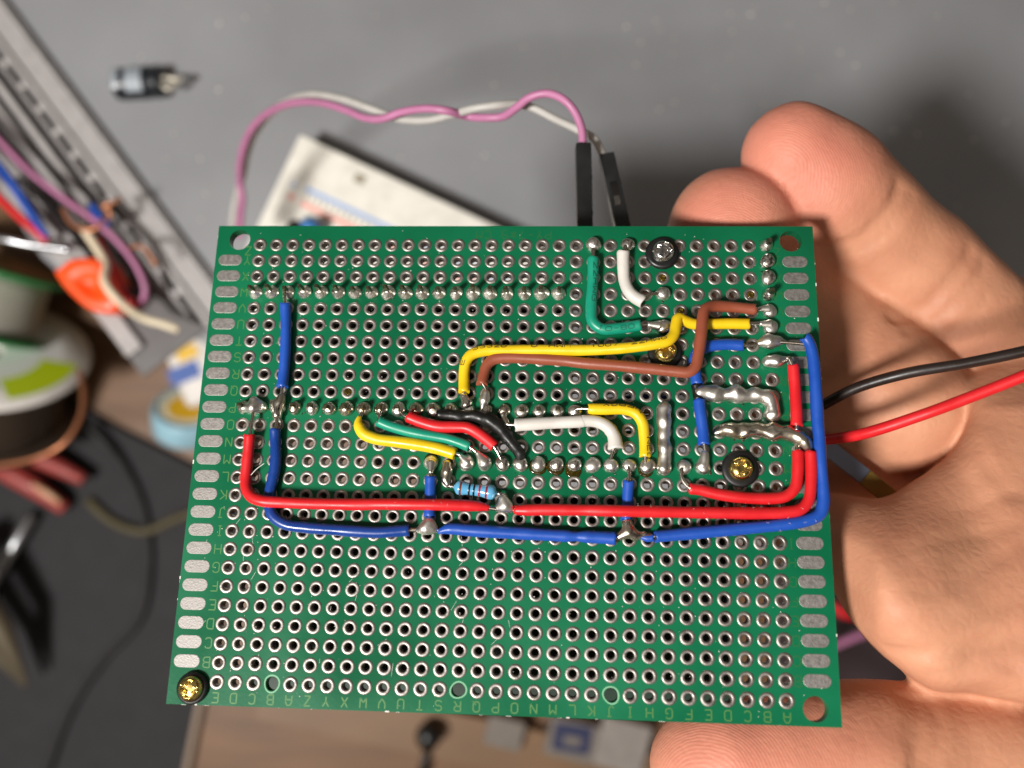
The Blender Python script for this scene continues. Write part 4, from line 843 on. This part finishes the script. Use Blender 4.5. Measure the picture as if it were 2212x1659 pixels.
loose('black loose wire lying along the dark tray channel', 'black', [(40, 385, 249), (110, 450, 249), (170, 520, 249), (230, 590, 249), (290, 640, 250)], 1.3)
loose('silver tinned wire end lying on the tray end', 'alu', [(-10, 515, 247), (18, 519, 247), (60, 528, 248), (150, 540, 249)], 1.2)
# orange part
og = thing('plastic_knob', 'bright orange plastic knob with a dimple, lying at the tray end', 'knob', at(190, 620, 250))
poly = [(112, 585), (130, 574), (142, 562), (170, 556), (212, 560), (232, 590), (246, 618), (258, 650), (248, 672), (222, 676), (190, 668), (160, 645), (132, 615)]
pw_ = [at(u, v, 243)[:2] for u, v in poly]; cm = np.mean(pw_, 0)
def rounded(poly, z0, z1):
    P = np.array(crom([(*p, 0) for p in poly + poly[:1]], 1.0))[:-1, :2]; cc = P.mean(0); V = []; n = len(P)
    for s_, z in ((.93, z0), (1, z0 + 1), (1, z1 - 1.6), (.95, z1 - .5), (.86, z1), (.6, z1), (.42, z1 - .3), (.30, z1 - 1.6), (.12, z1 - 2.2)):
        V += [(*(cc + (p - cc) * s_), z) for p in P]
    f = [[i * n + k, i * n + (k + 1) % n, (i + 1) * n + (k + 1) % n, (i + 1) * n + k] for i in range(8) for k in range(n)]
    f.append([8 * n + k for k in range(n)]); A_ = sum(P[i][0] * P[(i + 1) % n][1] - P[(i + 1) % n][0] * P[i][1] for i in range(n))
    return V, (f if A_ > 0 else [q[::-1] for q in f])
obj('knob_body', rounded([tuple(p) for p in pw_], GZ + 4, GZ + 17), M['orange'], og)
# pin
pn = thing('metal_pin', 'small round-headed metal pin sticking out over the wood beside the cream wire', 'pin', at(280, 730, 262))
obj('shaft', tube([at(266, 765, 290), at(289, 706, 262)], .9, 10), M['steel'], pn); obj('head', lathe([(0, -1), (1.6, -.8), (2.2, 0), (1.6, .9), (0, 1.1)], 16, c=at(290, 702, 261)), M['steel'], pn)

# spools lying on the wood
AXS = np.array([.30, .80, .52]); AXS /= np.linalg.norm(AXS)
M['flg'] = plastic('green_flange', (46, 128, 70), .4); M['flw'] = plastic('white_flange', (238, 234, 228), .4); M['lime'] = mat('lime_label', (200, 222, 24), .5); M['labelw'] = mat('white_label', (240, 238, 236), .45)
def windm(name, rgb, metal, period):
    m = mat(name, rgb, .32, metal); nt = m.node_tree; b = nt.nodes['Principled BSDF']; tc = nt.nodes.new('ShaderNodeTexCoord'); w = nt.nodes.new('ShaderNodeTexWave'); d_ = nt.nodes.new('ShaderNodeVectorMath'); d_.operation = 'DOT_PRODUCT'
    d_.inputs[1].default_value = tuple(AXS); nt.links.new(tc.outputs['Object'], d_.inputs[0]); cb = nt.nodes.new('ShaderNodeCombineXYZ'); nt.links.new(d_.outputs['Value'], cb.inputs[0]); nt.links.new(cb.outputs[0], w.inputs['Vector'])
    w.inputs['Scale'].default_value = 1 / (period * MM) * .314; w.inputs['Distortion'].default_value = .4; bu = nt.nodes.new('ShaderNodeBump'); bu.inputs['Distance'].default_value = .0008; bu.inputs['Strength'].default_value = .8
    nt.links.new(w.outputs['Fac'], bu.inputs['Height']); nt.links.new(bu.outputs['Normal'], b.inputs['Normal']); return m
M['windsolder'] = windm('solder_wire', (206, 200, 190), .45, 1.6); M['winddark'] = windm('dark_wire', (84, 72, 62), .5, 1.6)
def flange(c, r, th, hole=5, ax=None): return lathe([(hole, 0), (r - .6, 0), (r, th * .3), (r, th * .7), (r - .6, th), (hole, th), (hole, 0)], 56, c=c, ax=AXS if ax is None else ax, cap=False)
AX1 = np.array([.34, .93, .06]); AX1 /= np.linalg.norm(AX1); g1 = at(-15, 575, 318); g0 = g1 - AX1 * 24
sp = thing('solder_spool', 'solder spool with green flanges and silver windings, lying above the white one', 'spool', (g0[0], g0[1], 0))
obj('flange', flange(g0, 26.5, 2, ax=AX1), M['flg'], sp); obj('flange', flange(g1, 26.5, 2.2, ax=AX1), M['flg'], sp); obj('paper_label', lathe([(5.5, 2.25), (22, 2.26)], 48, c=g1, ax=AX1, cap=False), M['tan'], sp)
obj('winding', lathe([(20, 2), (20.6, 6), (20.4, 14), (20.6, 20), (20, 24)], 48, c=g0, ax=AX1), M['windsolder'], sp)
h1 = at(-28, 768, 313); h0 = h1 - AXS * 30
ws = thing('wire_spool', 'wire spool with white flange, lime green label and dark windings', 'spool', (h1[0], h1[1], 0))
obj('flange', flange(h1, 34.5, 2.4), M['flw'], ws); obj('flange', flange(h0, 31, 2.2), M['winddark'], ws)
obj('winding', lathe([(25, 2), (25.5, 6), (25.2, 16), (25.5, 26), (25, 30)], 48, c=h0, ax=AXS), M['winddark'], ws)
obj('label', lathe([(5.5, 2.45), (25, 2.46)], 48, c=h1, ax=AXS, cap=False), M['labelw'], ws)
xx = np.array([1.0, 0, 0]); xx -= (xx @ AXS) * AXS; xx /= np.linalg.norm(xx); yy = np.cross(AXS, xx)
V = []; ns = 16
for r in (18.5, 30.5):
    for a in np.linspace(math.radians(-52), math.radians(8), ns): V.append(h1 + AXS * 2.5 + r * (math.cos(a) * xx + math.sin(a) * yy))
obj('lime_patch', (V, [[i, i + 1, ns + i + 1, ns + i] for i in range(ns - 1)]), M['lime'], ws)
loose('thin copper wire unwinding from the white-flanged spool in a wide arc', 'copper', [(170, 800, 296), (180, 850, 290), (172, 905, 285), (140, 955, 282), (90, 985, 282), (20, 1002, 284), (-60, 1006, 288)], 1.05, name='copper_wire')
# white pack and round label beside the board
M['packw'] = plastic('pack_white', (214, 208, 202), .5); M['packblue'] = mat('pack_blue', (44, 84, 160), .5); M['packyel'] = mat('pack_yellow', (224, 178, 30), .5); M['rimblue'] = plastic('rim_pale_blue', (150, 190, 206), .45); M['cream2'] = mat('cream_print', (232, 226, 200), .5)
pk = thing('white_pack', 'blurred white pack with blue and yellow print, beside the board edge', 'pack', (*dk(430, 790, 335), 0))
pc = np.array([*dk(446, 778, 322), 16.0]); X = np.array([.92, .38, 0]); X /= np.linalg.norm(X); Y = np.array([-X[1], X[0], 0])
obj('carton', boxf(pc, 26, 30, 31, X=X, Y=Y, bev=3), M['packw'], pk)
obj('blue_print', boxf(pc + np.array([-7, -5, 15.6]), 12, 6.5, .1, X=X, Y=Y), M['packblue'], pk, smooth=False); obj('yellow_print', boxf(pc + np.array([-6, 2.6, 15.6]), 8, 5, .1, X=X, Y=Y), M['packyel'], pk, smooth=False)
dc = thing('round_tin', 'round tin with pale blue rim and yellow lid print, half hidden by board', 'tin', (*dk(400, 924, 335), 0))
p = np.array([*dk(402, 926, 336), 0.4]); axd = np.array([.2, .8, .6]); p[2] = 11.5
obj('rim', lathe([(12.5, 0), (13.4, 1), (13.4, 10), (12.8, 11), (11.2, 11.2), (11, 10.8)], 40, c=p, ax=axd, cap=False), M['rimblue'], dc)
obj('lid', lathe([(11.1, 10.6), (7.5, 10.7)], 40, c=p, ax=axd, cap=False), M['cream2'], dc); obj('lid_print', lathe([(7.5, 10.72), (0.01, 10.74)], 40, c=p, ax=axd, cap=False), M['packyel'], dc)
# red handles, tweezers, cable
M['handlered'] = plastic('handle_red', (150, 58, 52), .5); M['cable'] = plastic('cable_black', (30, 29, 29), .7); M['handletan'] = plastic('handle_tan', (206, 160, 124), .45)
pl = thing('pliers', 'pair of blurred red plier handles lying on the dark mat', 'pliers', (*dk(90, 1020, 340), 4))
obj('handle', tube(crom([at(-60, 930, 336), at(30, 965, 336), at(110, 1000, 337), at(182, 1036, 338)], 2), [3.2, 3.6, 4.2, 3.6, 2.4], 14), M['handlered'], pl)
obj('handle', tube(crom([at(-80, 975, 338), at(20, 1020, 338), at(90, 1062, 339), at(142, 1098, 341)], 2), [3.2, 3.6, 4.4, 4.0, 3.0], 14), M['handlered'], pl)
obj('grip_inlay', tube(crom([at(70, 1046, 335.5), at(105, 1068, 335.5), at(130, 1086, 337)], 2), [.8, 1.6, 1.2], 10), M['handletan'], pl)
tw = thing('tweezers', 'metal tweezers tip entering at the frame edge over dark mat', 'tweezers', (*dk(20, 1400, 335), 6))
M['twm'] = mat('tweezer_metal', (150, 140, 120), .35, .8)
obj('arm', tube([at(-120, 1180, 318), at(0, 1352, 322), at(56, 1476, 332)], [5.5, 4.2, .9], 10), M['twm'], tw); obj('arm', tube([at(-140, 1240, 322), at(-10, 1400, 326), at(52, 1480, 335)], [5, 3.6, .8], 10), M['twm'], tw)
rd = thing('metal_rod', 'thin grey metal rod lying diagonally on the dark mat', 'rod', (*dk(30, 1180, 340), 4)); obj('rod_body', tube([at(-40, 1300, 341), at(70, 1112, 341)], 2.4, 12), M['alu'], rd)
cb_ = thing('black_cable', 'long thin black cable curving across the dark mat', 'cable', (*dk(300, 1250, 344), 4))
obj('sheath', tube(crom([at(190, 920, 340), at(262, 1000, 343), at(312, 1110, 344), at(322, 1240, 344), at(300, 1340, 344), at(220, 1430, 344), at(150, 1540, 344), at(90, 1700, 344)], 3), 1.4, 10), M['cable'], cb_)
yl = thing('yellow_cable', 'thin olive yellow cable looping on the dark mat below the pliers', 'cable', (*dk(300, 1110, 344), 4))
M['olive'] = plastic('olive_sheath', (76, 68, 42), .6); obj('sheath', tube(crom([at(190, 1080, 344), at(240, 1125, 344), at(310, 1148, 344), at(380, 1120, 344), at(470, 1090, 344)], 3), 1.8, 10), M['olive'], yl)
# things at the bottom edge of the photo
M['knobblack'] = plastic('knob_black', (14, 14, 14), .4); M['boxgrey'] = plastic('box_grey', (112, 104, 96), .5); M['boxpale'] = plastic('box_pale', (138, 130, 124), .5); M['labelblue'] = mat('label_blue', (24, 32, 72), .5); M['woodlight'] = mat('wood_light', (120, 90, 62), .5, noise=.1, nscale=30)
dr = thing('wooden_strip', 'pale wooden strip lying slantwise below the board', 'wooden strip', (*dk(1100, 1640, 345), 0))
a, b2 = np.array([*dk(560, 1500, 345), 3.5]), np.array([*dk(1700, 1745, 345), 3.5]); y = (b2 - a) / np.linalg.norm(b2 - a)
obj('strip_body', boxf((a + b2) / 2, np.linalg.norm(b2 - a), 20, 6.6, X=y, Y=np.cross((0, 0, 1), y), bev=.6), M['woodlight'], dr, smooth=False)
kb = thing('drawer_knob', 'small black knob on a thin stem standing on the pale wooden strip', 'knob', (*dk(925, 1600, 340), 7))
obj('knob_head', lathe([(0, 0), (4.2, .6), (5.2, 4), (4.6, 8), (2.5, 9.6), (0, 10)], 24, c=(*dk(925, 1594, 335), 8)), M['knobblack'], kb); obj('stem', tube([at(922, 1625, 341), at(905, 1690, 343)], 1.6, 10), M['knobblack'], kb)
for i, (u, v, w, h, m, l) in enumerate(((1090, 1585, 15, 12, 'boxgrey', 'pale grey carton left of the blue-labelled one, below board'), (1236, 1600, 20, 16, 'boxgrey', 'grey carton with dark blue label, below board'), (1345, 1612, 20, 20, 'boxpale', 'whitish carton beside the thumb tip, below board'))):
    c = np.array([*dk(u, v, 338), 6.2]); t = thing('small_carton', l, 'carton', (c[0], c[1], 0), group='small cartons below the board')
    obj('carton', boxf(c, w, h, 12, X=(.95, -.25, 0), Y=(.25, .95, 0), bev=.8), M[m], t, smooth=False)
    if i == 1:
        obj('label', boxf(c + np.array([0, 1, 6.1]), 15, 11, .1, X=(.98, -.16, 0), Y=(.16, .98, 0)), M['labelblue'], t, smooth=False); obj('label_print', boxf(c + np.array([0, 0, 6.2]), 7, 3.4, .08, X=(.98, -.16, 0), Y=(.16, .98, 0), bev=.8), M['boxgrey'], t, smooth=False)
# dark cloth and red bit seen between palm and thumb
M['darkcloth'] = mat('dark_cloth', (44, 30, 32), .8, noise=.3, nscale=60, bump=.5, bscale=300)
ck = thing('dark_cloth', 'dark brown cloth in the gap between palm and thumb', 'cloth', (*dk(1900, 1400, 345), 0))
cx, cy = dk(1980, 1440, 340); V = []; n = 30
for i in range(n + 1):
    for j in range(n + 1):
        u, v = i / n * 2 - 1, j / n * 2 - 1; V.append((cx + u * 55, cy + v * 40, 5 + 3 * math.sin(u * 7 + v * 3) * math.sin(v * 5) + 2.5 * (1 - max(abs(u), abs(v)) ** 6)))
obj('cloth_sheet', (V, [[i * (n + 1) + j, (i + 1) * (n + 1) + j, (i + 1) * (n + 1) + j + 1, i * (n + 1) + j + 1] for i in range(n) for j in range(n)]), M['darkcloth'], ck)
loose('red wire lying on the dark cloth between palm and thumb', 'red', [(1780, 1300, 320), (1830, 1325, 318), (1870, 1320, 322)], 2.6, name='cloth_wire')
loose('dull violet wire lying on the dark cloth between palm and thumb', 'purple', [(1790, 1400, 325), (1850, 1375, 325), (1920, 1352, 326)], 1.8, name='cloth_wire')

# ================================================================== light, world, camera
def area(name, loc, target, size, power, rgb):
    l = bpy.data.lights.new(name, 'AREA'); l.energy = power; l.size = size; l.color = rgb; l.shape = 'DISK'
    o = bpy.data.objects.new(name, l); COL.objects.link(o); o.location = loc
    o.rotation_euler = (Vector(target) - Vector(loc)).to_track_quat('-Z', 'Y').to_euler(); return o
area('desk_lamp', (-.285, -.17, .70), (0, 0, .2), .11, 5.7, (1, .965, .92))
area('fill_lamp', (-.15, -.45, 1.5), (0, 0, .2), .4, 1.0, (1, .84, .70))  # added warm fill to lift the shade; the desk lamp is the only real source
w = bpy.data.worlds.new('World'); S.world = w; w.use_nodes = True; nt = w.node_tree; bg = nt.nodes['Background']
tc = nt.nodes.new('ShaderNodeTexCoord'); sx = nt.nodes.new('ShaderNodeSeparateXYZ'); nt.links.new(tc.outputs['Generated'], sx.inputs[0])
nz = nt.nodes.new('ShaderNodeTexNoise'); nz.inputs['Scale'].default_value = 2.2; nz.inputs['Detail'].default_value = 2; nt.links.new(tc.outputs['Generated'], nz.inputs['Vector'])
cr = nt.nodes.new('ShaderNodeValToRGB'); cr.color_ramp.elements[0].position = .44; cr.color_ramp.elements[0].color = (.04, .035, .03, 1); cr.color_ramp.elements[1].position = .66; cr.color_ramp.elements[1].color = (1.5, 1.3, 1.1, 1)  # invented bright patches, added to give the solder something to reflect
nt.links.new(nz.outputs['Fac'], cr.inputs['Fac']); nt.links.new(cr.outputs['Color'], bg.inputs['Color']); bg.inputs['Strength'].default_value = .26

cam = bpy.data.cameras.new('camera'); co = bpy.data.objects.new('camera', cam); COL.objects.link(co); S.camera = co
co.location = (0, 0, CAMZ * MM); cam.sensor_width = 36; cam.lens = 36 * F / 2212; cam.clip_start = .005; cam.clip_end = 20
cam.dof.use_dof = True; cam.dof.focus_distance = .1215; cam.dof.aperture_fstop = 10.5; cam.dof.aperture_blades = 0
S.view_settings.view_transform = 'Standard'; S.view_settings.look = 'None'; S.view_settings.exposure = 0; S.view_settings.gamma = 1
S.render.engine = 'CYCLES'; S.cycles.use_denoising = True; S.cycles.max_bounces = 8
